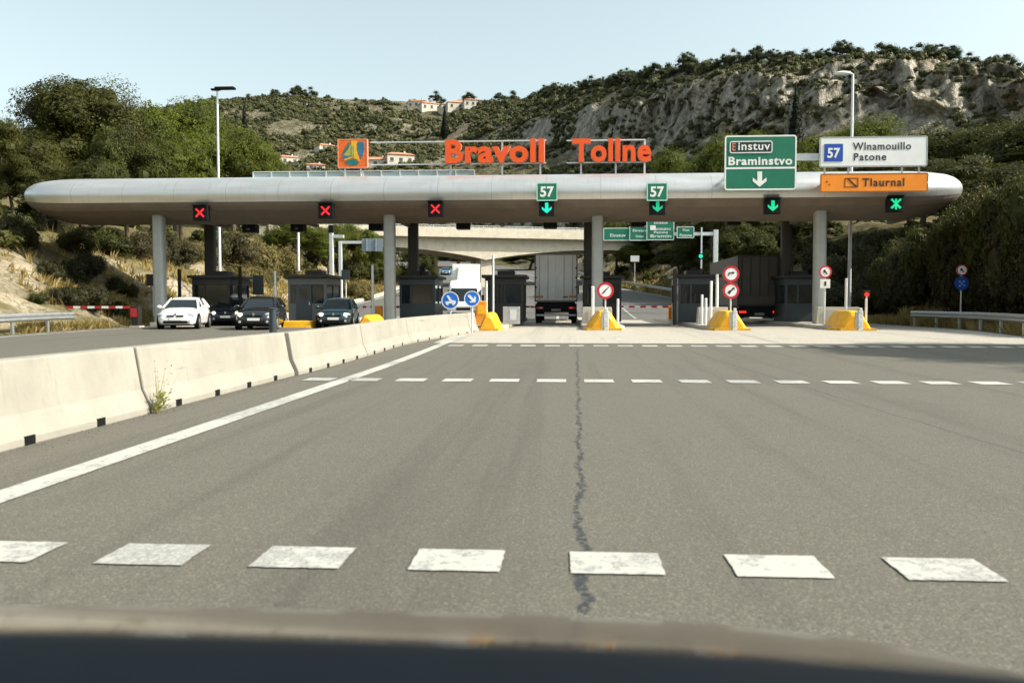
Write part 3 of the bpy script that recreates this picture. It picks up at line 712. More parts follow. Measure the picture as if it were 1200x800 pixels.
xs_ += list(np.linspace(CX0+W, CX1-W, 40)[1:-1]); xs_ += [CX1-W*(i/14)**1.8 for i in range(14, -1, -1)]
for x in xs_:
    d = min(x-CX0, CX1-x); e = math.sqrt(max(0, 1-(1-min(1, d/W))**2)); et = math.sqrt(max(0, 1-(1-min(1, d/1.3))**2))
    secs.append(canopy_section(max(.02, e), max(.03, et)))
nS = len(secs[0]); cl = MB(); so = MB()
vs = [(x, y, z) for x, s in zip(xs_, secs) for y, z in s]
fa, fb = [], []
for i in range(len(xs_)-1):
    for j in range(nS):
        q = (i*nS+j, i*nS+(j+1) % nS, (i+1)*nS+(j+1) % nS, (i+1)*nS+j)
        (fb if j >= nS-4 or j < 6 else fa).append(q)  # lower nose faces share the brown underside colour: their shade is painted in
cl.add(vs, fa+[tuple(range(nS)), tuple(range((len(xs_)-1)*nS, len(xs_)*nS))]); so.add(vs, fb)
cl.build('cladding', 'cladding', canopy, smooth=35); so.build('soffit_and_nose_shade', 'soffit_and_nose_shade', canopy)
# beams, recessed strips and loudspeaker-like boxes on the underside
for k in range(-4, 4): MB().box((-.98+5.35*k+2.67, 46.9, ZB+.2), (.25, 3.4, .16)).build('soffit_rib', 'soffit_and_nose_shade', canopy)
for px in (155, 222, 330, 410, 428, 530, 600, 720, 745, 880, 925):
    p = P(px, 262, 47.5); MB().box((0, 0, 0), (.75, .35, .08)).build('soffit_lamp', 'black', canopy, (p.x, 45.6+random.random()*2., ZB+.17))

colg = 'columns carrying the toll canopy'
def column(px, Y, mat, label, w=.58, x=None):
    x = P(px, 330, Y).x if x is None else x; z = RZ(Y)
    o = thing('canopy_column', label, 'column', (x, Y, z), colg); h = ZB-z+.5
    
    pr = rrect(w, w, .17, 5); mb = MB(); n = len(pr)
    mb.add([(a, b, .05) for a, b in pr]+[(a, b, h) for a, b in pr], [(i, (i+1) % n, n+(i+1) % n, n+i) for i in range(n)]+[tuple(range(n, 2*n))])
    mb.build('shaft', mat, o, smooth=50); b = MB(); b.box((0, 0, .09), (w+.22, w+.22, .18)); b.build('base_plinth', 'kerb', o, bevel=.02)
    return o
column(187.5, 43.6, 'column', 'pale grey canopy column beside the white car')
column(457, 43.8, 'column', 'pale grey canopy column in front of the booth between the teal car and the vans')
column(700, 44.2, 'column', 'pale grey canopy column behind the single round red sign, right of the pale truck')
column(960, 43.6, 'column', 'pale grey canopy column behind the red sign with a small white plate')
column(247, 48.6, 'dark_column', 'dark shaded column rising behind the leftmost booth')  # rear row: shade under the canopy put into a near-black column colour
column(484.5, 48.6, 'dark_column', 'dark shaded column just right of the pale column near the teal car')
column(690, 48.6, 'dark_column', 'dark shaded column right beside the pale truck')
column(921, 48.6, 'dark_column', 'dark shaded column next to the dark curtain-sided truck')

# parapet screen on the roof
par = thing('roof_screen', 'low pale glass screen with posts along the canopy roof under the emblem', 'screen', (0, 46., ZT))
x0, x1 = P(297, 203, 46).x, P(556, 203, 46).x; zt = P(430, 200.5, 46).z
m_ = MB(); m_.box(((x0+x1)/2, 0, (zt-ZT)/2-.03), (x1-x0, .03, zt-ZT-.06)); m_.build('panel', plain('frosted_screen', (.42, .52, .53), .3, var=.12, scale=.8), par)
for i in range(13): MB().box((x0+(x1-x0)*i/12, -.04, (zt-ZT)/2), (.06, .06, zt-ZT)).build('post', 'pole', par)
MB().box(((x0+x1)/2, -.02, zt-ZT), (x1-x0, .07, .05)).build('top_rail', 'pole', par)

# ------------------------------------------------------------------ roof emblem and lettering
YS = 44.6
def rectw(x0, y0, x1, y1, Y):
    a, b = P((x0+x1)/2, y1, Y), P((x0+x1)/2, y0, Y); w = P(x1, (y0+y1)/2, Y).x-P(x0, (y0+y1)/2, Y).x
    return a.x, (a.z+b.z)/2, w, b.z-a.z
cx, cz, w, h = rectw(396.5, 163.5, 431, 197, YS)
em = thing('emblem_sign', 'square orange emblem with blue sail shapes and a yellow tower on the canopy roof', 'sign', (cx, YS, cz))
MB().plate(rrect(w, h, .04), -.09, .09).build('panel', 'logo_orange', em)
u = lambda pts: [((x-200-200)/400*w*1.0, (350-y)/400*h) for x, y in pts]   # traced in the zoomed crop, 200..600 x 150..550
sh = {'logo_teal': [[(345, 195), (372, 200), (330, 300), (268, 372), (256, 385), (262, 350), (300, 280)], [(400, 428), (440, 440), (492, 482), (470, 505), (400, 518), (330, 505), (288, 478), (340, 448)]],
      'logo_green': [[(378, 215), (384, 320), (376, 385), (280, 378), (340, 300)]],
      'logo_yellow': [[(384, 175), (462, 178), (458, 300), (478, 380), (492, 405), (500, 450), (486, 462), (462, 430), (400, 416), (296, 446), (278, 438), (330, 408), (384, 396)]],
      'logo_blue': [[(470, 200), (505, 185), (560, 200), (562, 290), (536, 385), (512, 432), (500, 395), (468, 300)], [(262, 392), (300, 380), (372, 384), (360, 405), (280, 422), (258, 410)]]}
for i, (k, ps) in enumerate(sh.items()):
    mb = MB()
    for p in ps: mb.plate(u(p)[::-1], -.105-.004*i, -.085)
    mb.build('emblem_shape', k, em)
sl = MB()
for x in (402, 424): sl.plate(u([(x-4, 240), (x+4, 240), (x+8, 400), (x-3, 400)])[::-1], -.128, -.1)
sl.build('emblem_shape', 'logo_green', em)
for dx in (-.42, .42): MB().box((dx, 0, (ZT-.1-cz-h/2)/2), (.08, .08, h/2+cz-ZT-.1)).build('post', 'pole', em, (0, .0, -h/4))
fr = MB(); fr.ring(rrect(w+.02, h+.02, .04), rrect(w-.07, h-.07, .03), -.1, .1); fr.build('frame', plain('emblem_rim', (.75, .32, .2), .4), em)

def roof_word(body, x0, x1, ytop, ybase, label, posts, railx):
    a = P(x0, ybase, YS); b = P(x1, ybase, YS); t = P((x0+x1)/2, ytop, YS); H = t.z-a.z
    o = thing('rooftop_lettering', label, 'sign', (a.x, YS, a.z))
    letters = text_mb(body, b.x-a.x, H, .22, .034, cz=H/2, left=0, spacing=1.06)
    letters.build('lettering', 'letter_red', o)
    back = text_mb(body, (b.x-a.x)*1.012, H*1.03, .05, .042, cz=H/2, left=-.02, spacing=1.06); shift(back, dy=.14); back.build('letter_backing', plain('letter_side', (.55, .42, .36), .5), o)
    for q in posts:
        x = P(q, ybase, YS).x-a.x; z0 = ZT-a.z-.05
        MB().box((x, .3, (z0+H)/2), (.09, .09, H-z0)).build('post', 'pole', o)
    rx0, rx1 = P(railx[0], ytop, YS).x-a.x, P(railx[1], ytop, YS).x-a.x
    for z in (H*.97, .02): MB().box(((rx0+rx1)/2, .22, z), (rx1-rx0, .06, .06)).build('rail', 'pole', o)
    return o
roof_word('Bravoll', 522, 637.5, 163.5, 192, 'big red raised letters reading Bravoll on the canopy roof', (527, 588, 633), (433, 640))
roof_word('Tollne', 670.5, 763, 162.5, 190.5, 'big red raised letters reading Tollne on the canopy roof', (681, 722, 756), (664, 757))

# ------------------------------------------------------------------ lane signals under the nose
sigg = 'lane signals along the canopy front'
def x_pts(w):
    a = w/2; t = w*.13; return [[(-a, -a+t), (-a+t, -a), (a, a-t), (a-t, a)], [(a-t, -a), (a, -a+t), (-a+t, a), (-a, a-t)]]
def signal(px, py, sym, mat, label, extra=None, s=17.6):
    p = P(px, py, 42.6); k = s/1000*42.6
    o = thing('lane_signal', label, 'lane signal', (p.x, 41.95, p.z), sigg)
    MB().box((0, .2, 0), (k, .36, k*1.02)).build('housing', 'black', o, bevel=.02)
    hd = MB(); hd.box((0, -.06, k*.5), (k, .22, .03)); hd.build('visor', 'black', o)
    MB().box((0, .42, .25), (.12, .12, .5)).build('bracket', 'dark_column', o)
    mb = MB()
    if sym == 'x': [mb.plate(q, -.02, .03) for q in x_pts(k*.62)]
    elif sym == 'arrow': mb.plate(arrow_pts(k*.62, k*.68), -.02, .03)
    else:
        [mb.plate(q, -.02, .03) for q in x_pts(k*.66)]; mb.box((0, .004, -.02), (k*.12, .05, k*.66))
    mb.build('lit_symbol', mat, o); return o
signal(240.5, 251, 'x', 'glow_red', 'lane signal with lit red cross near the left end of the canopy')
signal(385.5, 248.5, 'x', 'glow_red', 'lane signal with lit red cross over the lane of the teal car')
signal(512.5, 246.5, 'x', 'glow_red', 'lane signal with lit red cross over the white vans')
signal(641, 245.5, 'arrow', 'glow_cool', 'lane signal with the brightest green down arrow, over the pale truck')
signal(769, 244, 'arrow', 'glow_green_dim', 'lane signal with a dull green down arrow below the right 57 plate')
signal(902, 243, 'arrow', 'glow_green', 'lane signal with green down arrow under the big green sign')
signal(1044, 240.5, 'star', 'glow_green', 'lane signal with a green crossed arrow under the orange sign')
camg = 'black camera boxes under the canopy'
for px, py, lab in ((294, 268, 'black camera box hanging right of the leftmost lane signal'), (350, 267, 'black camera box hanging left of the teal car lane signal'), (441, 265.5, 'black camera box hanging left of the pale column by the vans'),
                    (543, 264, 'black camera box hanging right of the red cross over the vans'), (645, 263, 'black camera box hanging under the brightest green arrow'), (747, 261, 'black camera box hanging left of the dull green arrow'), (859, 259, 'black camera box hanging left of the green arrow under the green sign')):
    p = P(px, py, 46.6); o = thing('camera_box', lab, 'camera', (p.x, 46.6, p.z), camg)
    MB().box((0, 0, 0), (.72, .7, .46)).build('housing', 'black', o, bevel=.03); MB().box((0, .1, .42), (.1, .1, .5)).build('bracket', 'dark_column', o)
    MB().tube((0, -.39, 0), (0, -.34, 0), .12, .12, 12).build('lens', 'glass', o)

# ------------------------------------------------------------------ flat signs
def panel(parent, w, h, mat, rim, r=.09, y=0., t=.07, rimw=.055, name='panel', cx=0., cz=0.):
    o = MB().plate(rrect(w, h, r), y, y+t, (cx, 0, cz)).build(name, mat, parent)
    if rim: MB().ring(rrect(w-.01, h-.01, r), rrect(w-2*rimw, h-2*rimw, max(.02, r-rimw)), y-.006, y+.01, (cx, 0, cz)).build('border', rim, parent)
    return o
YG = 41.
cx, cz, w, h = rectw(848.5, 158.5, 933, 223, YG)
gs = thing('direction_sign', 'large green sign reading Einstuv and Braminstvo above a white down arrow', 'sign', (cx, YG, cz))
panel(gs, w, h, 'sign_green', 'white', .14, rimw=.075); k = h/64.5
MB().box((0, -.003, h/2-38.5*k), (w-.1, .012, .085)).build('dividing_line', 'white', gs)
X = lambda px: (px-890.7)*k; Z = lambda py: (190.7-py)*k
panel(gs, 50*k, 14.5*k, 'sign_dark', 'white', .1, y=-.02, t=.02, rimw=.05, name='inset_panel', cx=X(879.5), cz=Z(172.3))
shift(text_mb('E', 4*k, 9*k, .012, .02, cx=X(859.5), cz=Z(171.8)), dy=-.03).build('lettering', plain('rusty_letter', (.5, .2, .1), .5), gs)
shift(text_mb('instuv', 37*k, 9*k, .012, .015, cx=X(883), cz=Z(171.5), spacing=1.1), dy=-.03).build('lettering', 'white', gs)
shift(text_mb('Braminstvo', 74*k, 10*k, .012, .03, cx=X(890.5), cz=Z(188.5), spacing=1.12), dy=-.006).build('lettering', 'white', gs)
MB().plate(arrow_pts(16*k, 18*k), -.012, .0, (X(890), 0, Z(210))).build('arrow', 'white', gs)
for dx in (-1.2, 1.2): MB().box((dx, .7, -.35), (.1, 1.3, .1)).build('bracket', 'galv', gs)
MB().box(((X(933)+X(960))/2+.1, .13, Z(184)), ((960-933)*k+.5, .1, 8*k)).build('link_beam', 'galv', gs)

cx, cz, w, h = rectw(960, 160, 1086.5, 195.5, YG)
ws = thing('direction_sign', 'white sign reading Wlnamouillo and Patone beside a blue 57 square', 'sign', (cx, YG, cz)); k = w/126.5
panel(ws, w, h, 'sign_white', plain('sign_rim_grey', (.35, .37, .38), .4), .1, rimw=.06)
X = lambda px: (px-1023.2)*k; Z = lambda py: (177.7-py)*k
panel(ws, 22*k, 21*k, 'sign_blue', None, .03, y=-.02, t=.02, name='route_square', cx=X(976.3), cz=Z(178.5))
shift(text_mb('57', 15*k, 12*k, .012, .03, cx=X(976.3), cz=Z(179)), dy=-.027).build('lettering', 'white', ws)
shift(text_mb('Wlnamouillo', 68*k, 9*k, .012, .008, left=X(999), cz=Z(171.2), spacing=1.12), dy=-.006).build('lettering', 'sign_black', ws)
shift(text_mb('Patone', 38*k, 8.8*k, .012, .012, left=X(1000.3), cz=Z(183.8), spacing=1.15), dy=-.006).build('lettering', 'sign_black', ws)
for px in (967, 995, 1058, 1078): MB().box((X(px), .12, Z(200)), (.07, .07, 13*k)).build('post', 'galv', ws)
cx, cz, w, h = rectw(961, 203, 1087.5, 225, YG)
os_ = thing('direction_sign', 'orange sign reading Tlaurnal with a small struck-out box symbol', 'sign', (cx, YG, cz)); k = w/126.5
panel(os_, w, h, 'sign_orange', plain('sign_rim_brown', (.30, .10, .02), .5), .09, rimw=.05)
X = lambda px: (px-1024.2)*k; Z = lambda py: (214-py)*k
shift(text_mb('Tlaurnal', 49*k, 9.6*k, .012, .016, left=X(1010.5), cz=Z(213.6), spacing=1.15), dy=-.006).build('lettering', 'sign_black', os_)
q = MB(); q.ring([(8*k, -5.5*k), (8*k, 5.5*k), (-8*k, 5.5*k), (-8*k, -5.5*k)], [(7.3*k, -4.8*k), (7.3*k, 4.8*k), (-7.3*k, 4.8*k), (-7.3*k, -4.8*k)], -.012, .0, (X(997.5), 0, Z(213.8)))
q.plate([(-5.5*k, 4.5*k), (4.2*k, -4.5*k), (6.8*k, -4.5*k), (-3*k, 4.5*k)], -.013, .0, (X(997.5), 0, Z(213.8))); q.build('symbol', 'sign_black', os_)
q = MB(); q.box((X(968.5), -.003, Z(212.5)), (.07, .012, .06)); q.box((X(971.5), -.003, Z(216)), (.06, .012, .05)); q.build('fastener', 'sign_black', os_)
for dx in (-2.2, 2.2): MB().box((dx, .62, 0), (.09, 1.1, .09)).build('bracket', 'galv', os_)

for px, lab in ((641, 'green plate reading 57 on the canopy front, nearer the word Bravoll'), (770, 'green plate reading 57 on the canopy front, beneath the end of the word Tollne')):
    cx, cz, w, h = rectw(px-12.3, 214, px+12.3, 235.5, 41.7)
    o = thing('number_plate_sign', lab, 'sign', (cx, 41.7, cz), 'lane number plates on the canopy front'); panel(o, w, h, 'sign_green', plain('plate_rim', (.45, .72, .62), .4), .04, rimw=.05)
    shift(text_mb('57', w*.66, h*.58, .012, .03), dy=-.006).build('lettering', 'white', o)
    MB().box((0, .35, 0), (.1, .6, .1)).build('bracket', 'galv', o)

# ------------------------------------------------------------------ round traffic signs
def round_sign(o, z, r, face, ring=None, rimw=.2, y=0.):
    MB().plate(disc(r), y, y+.03, (0, 0, z)).build('sign_disc', face, o)
    MB().ring(disc(r*1.005), disc(r*(1-rimw)), y-.006, y+.01, (0, 0, z)).build('sign_ring', ring, o)
def pictogram(o, z, r, kind, mat):
    mb = MB(); S = lambda pts: [(x*r, z_*r) for x, z_ in pts]
    if kind == 'arrow':   # white arrow pointing down to the right
        c, s = math.cos(R(-45+90)), math.sin(R(-45+90)); base = arrow_pts(.95, 1.25)
        mb.plate([((x*c-y*s)*r, (x*s+y*c)*r) for x, y in base], -.014, 0, (0, 0, z))
    elif kind == 'tow':   # a breakdown lorry with a slanted bed
        mb.plate(S([(-.55, -.35), (.62, -.35), (.62, -.05), (.40, .02), (.22, .0), (-.22, .58), (-.42, .5), (-.05, -.08), (-.5, -.12)]), -.014, 0, (0, 0, z))
        for x in (-.32, .35): mb.plate([(a+x*r, b-.38*r) for a, b in disc(.16*r, 12)], -.016, 0, (0, 0, z))
    elif kind == 'bolt': mb.plate(S([(-.40, -.42), (-.18, -.3), (.05, -.02), (.42, .42), (.36, .44), (-.02, .10), (-.12, .02), (-.36, -.28)]), -.014, 0, (0, 0, z))
    elif kind == 'bent':
        mb.plate(S([(-.38, -.2), (-.26, -.2), (-.2, .08), (.15, .08), (.15, -.04), (.42, .13), (.15, .3), (.15, .2), (-.3, .2)]), -.014, 0, (0, 0, z))
    elif kind == 'cars':
        mb.plate(S([(-.42, -.3), (-.15, -.42), (.02, -.1), (.3, .16), (.44, .12), (.4, .36), (.2, .4), (.05, .1), (-.2, .0), (-.3, -.02)]), -.014, 0, (0, 0, z))
    elif kind == 'slant':
        mb.plate(S([(-.34, .2), (-.08, .42), (.05, .1), (.36, -.3), (.22, -.42), (-.1, -.1), (-.3, -.15)]), -.014, 0, (0, 0, z))
    else:
        for x, y in ((-.3, .25), (.25, .3), (0, -.05), (-.3, -.35), (.32, -.3)): mb.plate([(a+x*r, b+y*r) for a, b in disc(.14*r, 9)], -.014, 0, (0, 0, z))
    mb.build('pictogram', mat, o)
def sign_post(px, Y, discs, label, group=None, base=None, name='traffic_sign', pw=.035, plate=None):
    x = P(px, 340, Y).x; z0 = RZ(Y) if base is None else base
    o = thing(name, label, 'road sign', (x, Y, z0), group); top = 0
    for py, rp, face, ring, rimw, kind, pm in discs:
        p = P(px, py, Y); r = rp/1000*Y*1.0; round_sign(o, p.z-z0, r, face, ring, rimw); pictogram(o, p.z-z0, r, kind, pm); top = max(top, p.z-z0+r*.6)
    if plate:
        x0_, y0_, x1_, y1_ = plate; _, cz_, w_, h_ = rectw(x0_, y0_, x1_, y1_, Y); panel(o, w_, h_, 'white', None, .02, name='small_plate', cz=cz_-z0)
        MB().box((0, -.003, cz_-z0), (w_*.2, .01, h_*.5)).build('pictogram', 'sign_black', o)
    MB().tube((0, .07, 0), (0, .07, top), pw, pw, 10).build('post', 'pole', o); return o
BL = ('sign_blue', 'white')
sign_post(527.5, 33.2, [(352, 10.4, 'round_blue', 'white', .1, 'tow', 'white')], 'round blue sign with a white breakdown lorry standing at the end of the concrete barrier')
sign_post(553, 33.6, [(350, 9.3, 'round_blue', 'white', .1, 'arrow', 'white')], 'round blue sign with a white slanting arrow before the white van')
sign_post(709.5, 37.3, [(340.5, 9.8, 'sign_white', 'sign_red', .27, 'bolt', 'sign_black')], 'single round red-ringed sign on the yellow cushion right of the pale truck')
sign_post(856.7, 37.6, [(321, 9.4, 'sign_white', 'sign_red', .27, 'bent', 'sign_black'), (340.5, 9.4, 'sign_white', 'sign_red', .27, 'cars', 'sign_black')], 'pair of red-ringed round signs stacked on one post before the dark truck')
sign_post(967, 39.5, [(318.5, 7.2, 'sign_white', 'sign_red', .24, 'slant', 'sign_black')], 'small red-ringed round sign above a square white plate by the right canopy column', plate=(961, 327, 972.5, 337.5))
q = GP(1127, 372)
sign_post(1127, 44, [(316.5, 6.2, 'sign_white', 'sign_red', .2, 'slant', 'sign_black'), (332, 7.8, 'sign_blue', 'sign_blue', .12, 'dots', plain('pale_blue_mark', (.25, .42, .75), .5))], 'thin post with a small red-ringed disc over a blue disc beyond the right guardrail', base=gz(P(1127, 340, 44).x, 44))

# ------------------------------------------------------------------ islands, cushions, booths, barrier gates
isl_x = [1.65+5.35*k for k in (-4, -3, -2, -1, 0, 1, 2)]
isl_lab = ['under the leftmost booth', 'under the grey booth beside the black car', 'under the booth behind the pale column near the teal car', 'at the end of the concrete barrier beside the vans', 'under the single red-ringed sign', 'under the two stacked red-ringed signs', 'under the small sign with a white plate']
isl_y0 = [41.5, 40.5, 40.5, 37.8, 37.6, 37.6, 37.8]
for x, lab, y0 in zip(isl_x, isl_lab, isl_y0):
    mb = MB(); pts = [(x-.95, 60), (x-.95, y0+1)]+[(x+.95*math.sin(R(a)), y0+1-.95*math.cos(R(a))) for a in range(-75, 90, 15)]+[(x+.95, y0+1), (x+.95, 60)]
    n = len(pts); mb.add([(a, b, RZ(b)-.02) for a, b in pts]+[(a, b, RZ(b)+.17) for a, b in pts], [(i, (i+1) % n, n+(i+1) % n, n+i) for i in range(n)]+[tuple(range(n, 2*n))])
    tag(mb.build('toll_island', 'kerb', bevel=.03), 'long raised concrete toll island '+lab, 'kerb island', 'toll islands between the lanes')

def cushion(px, pyb, Y, label, w=1.75, l=2.2, h=.86, post=True):
    x = P(px, 370, Y).x; o = thing('crash_cushion', label, 'crash cushion', (x, Y, RZ(Y)), 'yellow crash cushions on the island noses')
    # seen along the lane: a bell outline, wide at its foot; tapering to the nose
    prof = [(-.5, 0), (-.5, .10), (-.42, .16), (-.36, .36), (-.26, .66), (-.19, .86), (-.12, .97), (0, 1.), (.12, .97), (.19, .86), (.26, .66), (.36, .36), (.42, .16), (.5, .10), (.5, 0)]
    mb = MB(); n = len(prof); st = [(0, .72, .72), (.12, .84, .90), (.5, .95, 1.), (l, 1., 1.)]
    for y, kx, kz in st: mb.v += [(a*w*kx, y, b*h*kz) for a, b in prof]
    for i in range(len(st)-1):
        for j in range(n-1): mb.f.append((i*n+j, i*n+j+1, (i+1)*n+j+1, (i+1)*n+j))
    mb.f += [tuple(range(n)), tuple(range(3*n, 4*n))[::-1]]
    mb.build('cushion_body', 'yellow', o, smooth=30)
    if post:
        p = MB(); p.box((.08, -.2, .42), (.2, .16, .84)); p.box((.08, -.24, .86), (.12, .1, .2)); p.build('nose_post', plain('chipped_post', (.62, .62, .60), .6, var=.25, scale=14, dirt=((.2, .2, .2), .8)), o, bevel=.02)
        MB().box((-.08, -.19, .40), (.1, .1, .8)).build('post_backing', 'galv', o)
    MB().box((0, -.0, .05), (w*.86, .5, .1)).build('foot_plate', plain('faded_yellow', (.62, .33, .03), .6), o, (0, -.02, 0))
    return o
cushion(708, 384, 37., 'yellow crash cushion under the single red-ringed sign')
cushion(857.5, 385, 37., 'yellow crash cushion under the two stacked red-ringed signs')
cushion(1004, 385, 37.2, 'yellow crash cushion with a red lamp post beside it')
cushion(572, 384, 36.2, 'bright yellow crash cushion at the far end of the concrete barrier', post=False, w=1.05, h=.78)
o = thing('orange_cabinet', 'small orange cabinet above the bright yellow cushion by the blue signs', 'cabinet', (P(564, 355, 40).x, 40, RZ(40)+.17)); MB().box((0, 0, .55), (.5, .4, 1.1)).build('cabinet', 'orange', o, bevel=.03); MB().box((0, -.21, .7), (.3, .02, .4)).build('cabinet_door', 'yellow', o)
cushion(429, 380, 40.3, 'bright yellow crash cushion right of the teal car', post=False, w=1.3, h=.62)
o = thing('yellow_kerb_block', 'low flat yellow block beside the black car', 'kerb block', (P(352, 382, 39.8).x, 39.8, RZ(39.8)))
MB().box((0, 0, .17), (1.35, 1.2, .34), taper=.93).build('block', 'yellow', o, bevel=.04); MB().box((0, 0, .02), (1.45, 1.3, .05)).build('foot_plate', 'kerb', o)

def booth(x, Y, label, lower='booth', w=2.05, l=2.9, h=2.75, door=False):
    z = RZ(Y)+.17; o = thing('toll_booth', label, 'toll booth', (x, Y, z), 'toll booths on the islands')
    MB().box((0, l/2, .5), (w, l, 1.0)).build('lower_wall', lower, o, bevel=.02)
    gl = MB(); gl.box((0, l/2, 1.5), (w-.08, l-.08, 1.0)); gl.build('window', 'glass', o)
    for cx_, cy_, a_, b_ in [(sx*(w/2-.06), sy*(l-.12)+.06, .13, .13) for sx in (-1, 1) for sy in (0, 1)]+[(sx*(w/2-.03), l*.5, .07, .1) for sx in (-1, 1)]+[(-w*.18, .05, .1, .1)]: MB().box((cx_, cy_, 1.5), (a_, b_, 1.)).build('window_post', lower, o)
    MB().box((0, l/2, 2.18), (w+.02, l+.02, .36)).build('fascia', lower, o, bevel=.02)
    MB().box((0, l/2, 2.44), (w+.35, l+.5, .16)).build('roof', 'booth', o, bevel=.03)
    MB().box((0, l*.55, 2.65), (w*.45, .9, .28)).build('rooftop_unit', 'booth', o, bevel=.03)
    if door:
        d = MB().box((-.18, -.025, 1.0), (.85, .05, 1.95)).build('door', 'booth_blue', o, bevel=.01)
        MB().box((-.18, -.054, 1.5), (.42, .012, .62)).build('door_window', 'glass', d)
        MB().box((.14, -.07, 1.0), (.05, .06, .16)).build('door_handle', 'galv', d)
    return o
def bx(px, Y): return P(px, 345, Y).x
booth(bx(247, 45), 45, 'dark toll booth behind the white car')
booth(bx(360, 44.5), 44.5, 'grey toll booth with a small door window behind the black car', 'booth_grey', door=True)
booth(bx(489, 46), 46, 'dark toll booth behind the pale column right of the teal car', 'booth_blue', w=1.95)
booth(bx(591, 45.5), 45.5, 'dark toll booth between the white vans and the pale truck')
booth(bx(706, 47), 47, 'dark toll booth behind the column beside the pale truck')
booth(bx(818, 45.5), 45.5, 'dark toll booth left of the dark curtain-sided truck', 'booth_blue')
booth(bx(943, 47), 47, 'dark toll booth right of the dark curtain-sided truck', 'booth_blue')

def gate(px, Y, L, side, label, ang=0, cab='orange', arm='stripe'):
    x = P(px, 360, Y).x; z = RZ(Y); o = thing('barrier_gate', label, 'barrier gate', (x, Y, z), 'toll barrier gates')
    MB().box((0, 0, .52), (.36, .4, 1.04)).build('cabinet', cab, o, bevel=.03); MB().box((0, 0, .04), (.5, .5, .08)).build('base_plate', 'kerb', o)
    n = 9; a = MB().box((side*(.2+L*.5), -.23, .98), (L, .05, .11)).build('arm', 'white', o)
    for i in range(0, n, 2): MB().box((side*(.2+L*(i+.5)/n), -.23, .98), (L/n, .058, .118)).build('arm_stripe', 'red', a)
    return o
gate(786.5, 52, 3.0, -1, 'orange barrier gate with a red and white arm closing the empty lane')
gate(503, 47, 1.6, -1, 'orange barrier gate with a short arm beside the booth by the vans')
gate(608, 50, 1.2, 1, 'orange barrier gate just left of the pale truck')
gate(444, 46, 1.9, -1, 'tall orange barrier gate behind the bright yellow cushion near the teal car')
gt = gate(160, 40.5, 3.2, -1, 'dark barrier gate with a red panel and a striped arm reaching over the left guardrail', cab='booth'); MB().box((-.05, -.21, .72), (.3, .03, .42)).build('red_panel', 'red', gt)
for px, Y, w_, lab in ((700, 41.5, 1.5, 'low pale concrete block behind the single red-ringed sign'), (836, 41.5, 1.5, 'low pale concrete block behind the two stacked red-ringed signs'), (983, 42., 2.1, 'low pale concrete block beside the right canopy column'), (599, 41, .8, 'narrow pale metal cabinet on the island beside the vans')):
    x = P(px, 360, Y).x; o = thing('concrete_block' if 'block' in lab else 'metal_cabinet', lab, 'block' if 'block' in lab else 'cabinet', (x, Y, RZ(Y)+.17), None)
    if 'block' in lab:
        mb = MB(); mb.plate([(-w_/2, 0), (w_/2, 0), (w_/2-.06, .82), (-w_/2+.06, .82)], 0, .5); mb.build('block', 'concrete', o, bevel=.02)
        MB().box((0, -.03, .40), (w_*.62, .03, .5)).build('recess_panel', 'kerb', o)
    else:
        MB().box((0, .3, .42), (w_, .6, .84)).build('cabinet', 'galv', o, bevel=.02); MB().box((.1, -.012, .45), (.3, .02, .5)).build('cabinet_door', 'pole', o)
def post(px, y0, y1, Y, r, mat, label, name='post', cat='post', cap=True, group=None):
    a, b = P(px, y1, Y), P(px, y0, Y); z = min(a.z, gz(a.x, Y)) if y1 > 366 else a.z
    z = max(RZ(Y), 0) if y1 > 366 else z
    o = thing(name, label, cat, (a.x, Y, z), group); H = b.z-z
    MB().tube((0, 0, 0), (0, 0, H), r, r, 10).build('shaft', mat, o, smooth=40)
    MB().tube((0, 0, H), (0, 0, H+.03), r*1.25, r*.8, 10).build('cap', mat, o)
    MB().box((0, 0, .02), (r*4, r*4, .04)).build('base_plate', 'galv', o); return o
pg = 'thin posts round the toll islands'
for px, y0, Y, r, mt, lab in (
        (211, 316, 44, .09, 'black', 'thin black post right of the leftmost canopy column'), (282, 313, 44.5, .085, 'black', 'thin black post just left of the black car roof'),
        (323, 318, 44, .06, 'pole', 'thin pale post left of the grey booth'), (437, 311, 44, .07, 'pole', 'thin pale post above the yellow cushion by the teal car'),
        (494, 312, 46.5, .07, 'black', 'thin black post between the booth and the white vans'), (570, 330, 41, .06, 'pole', 'short pale post left of the metal cabinet'),
        (578, 300, 42, .055, 'pole', 'tall pale post beside the metal cabinet'), (694.5, 336, 41.2, .075, 'white', 'short white post left of the single red-ringed sign'),
        (724, 351, 41, .06, 'white', 'short white post right of the single red-ringed sign'), (822.5, 346, 41, .055, 'white', 'short white post left of the stacked red-ringed signs'),
        (827, 350, 40.6, .06, 'white', 'stubby white post beside the stacked red-ringed signs'), (833, 330, 41, .06, 'white', 'mid-height white post beside the stacked red-ringed signs'),
        (840, 322, 41.8, .07, 'white', 'tall white post nearest the stacked red-ringed signs'), (790.5, 316, 45, .1, 'dark_column', 'dark post at the left side of the right-hand booth'), (991, 327, 40.5, .06, 'pole', 'thin pale post between the right column and the red lamp')):
    post(px, y0, 375, Y, r, mt, lab, group=pg)
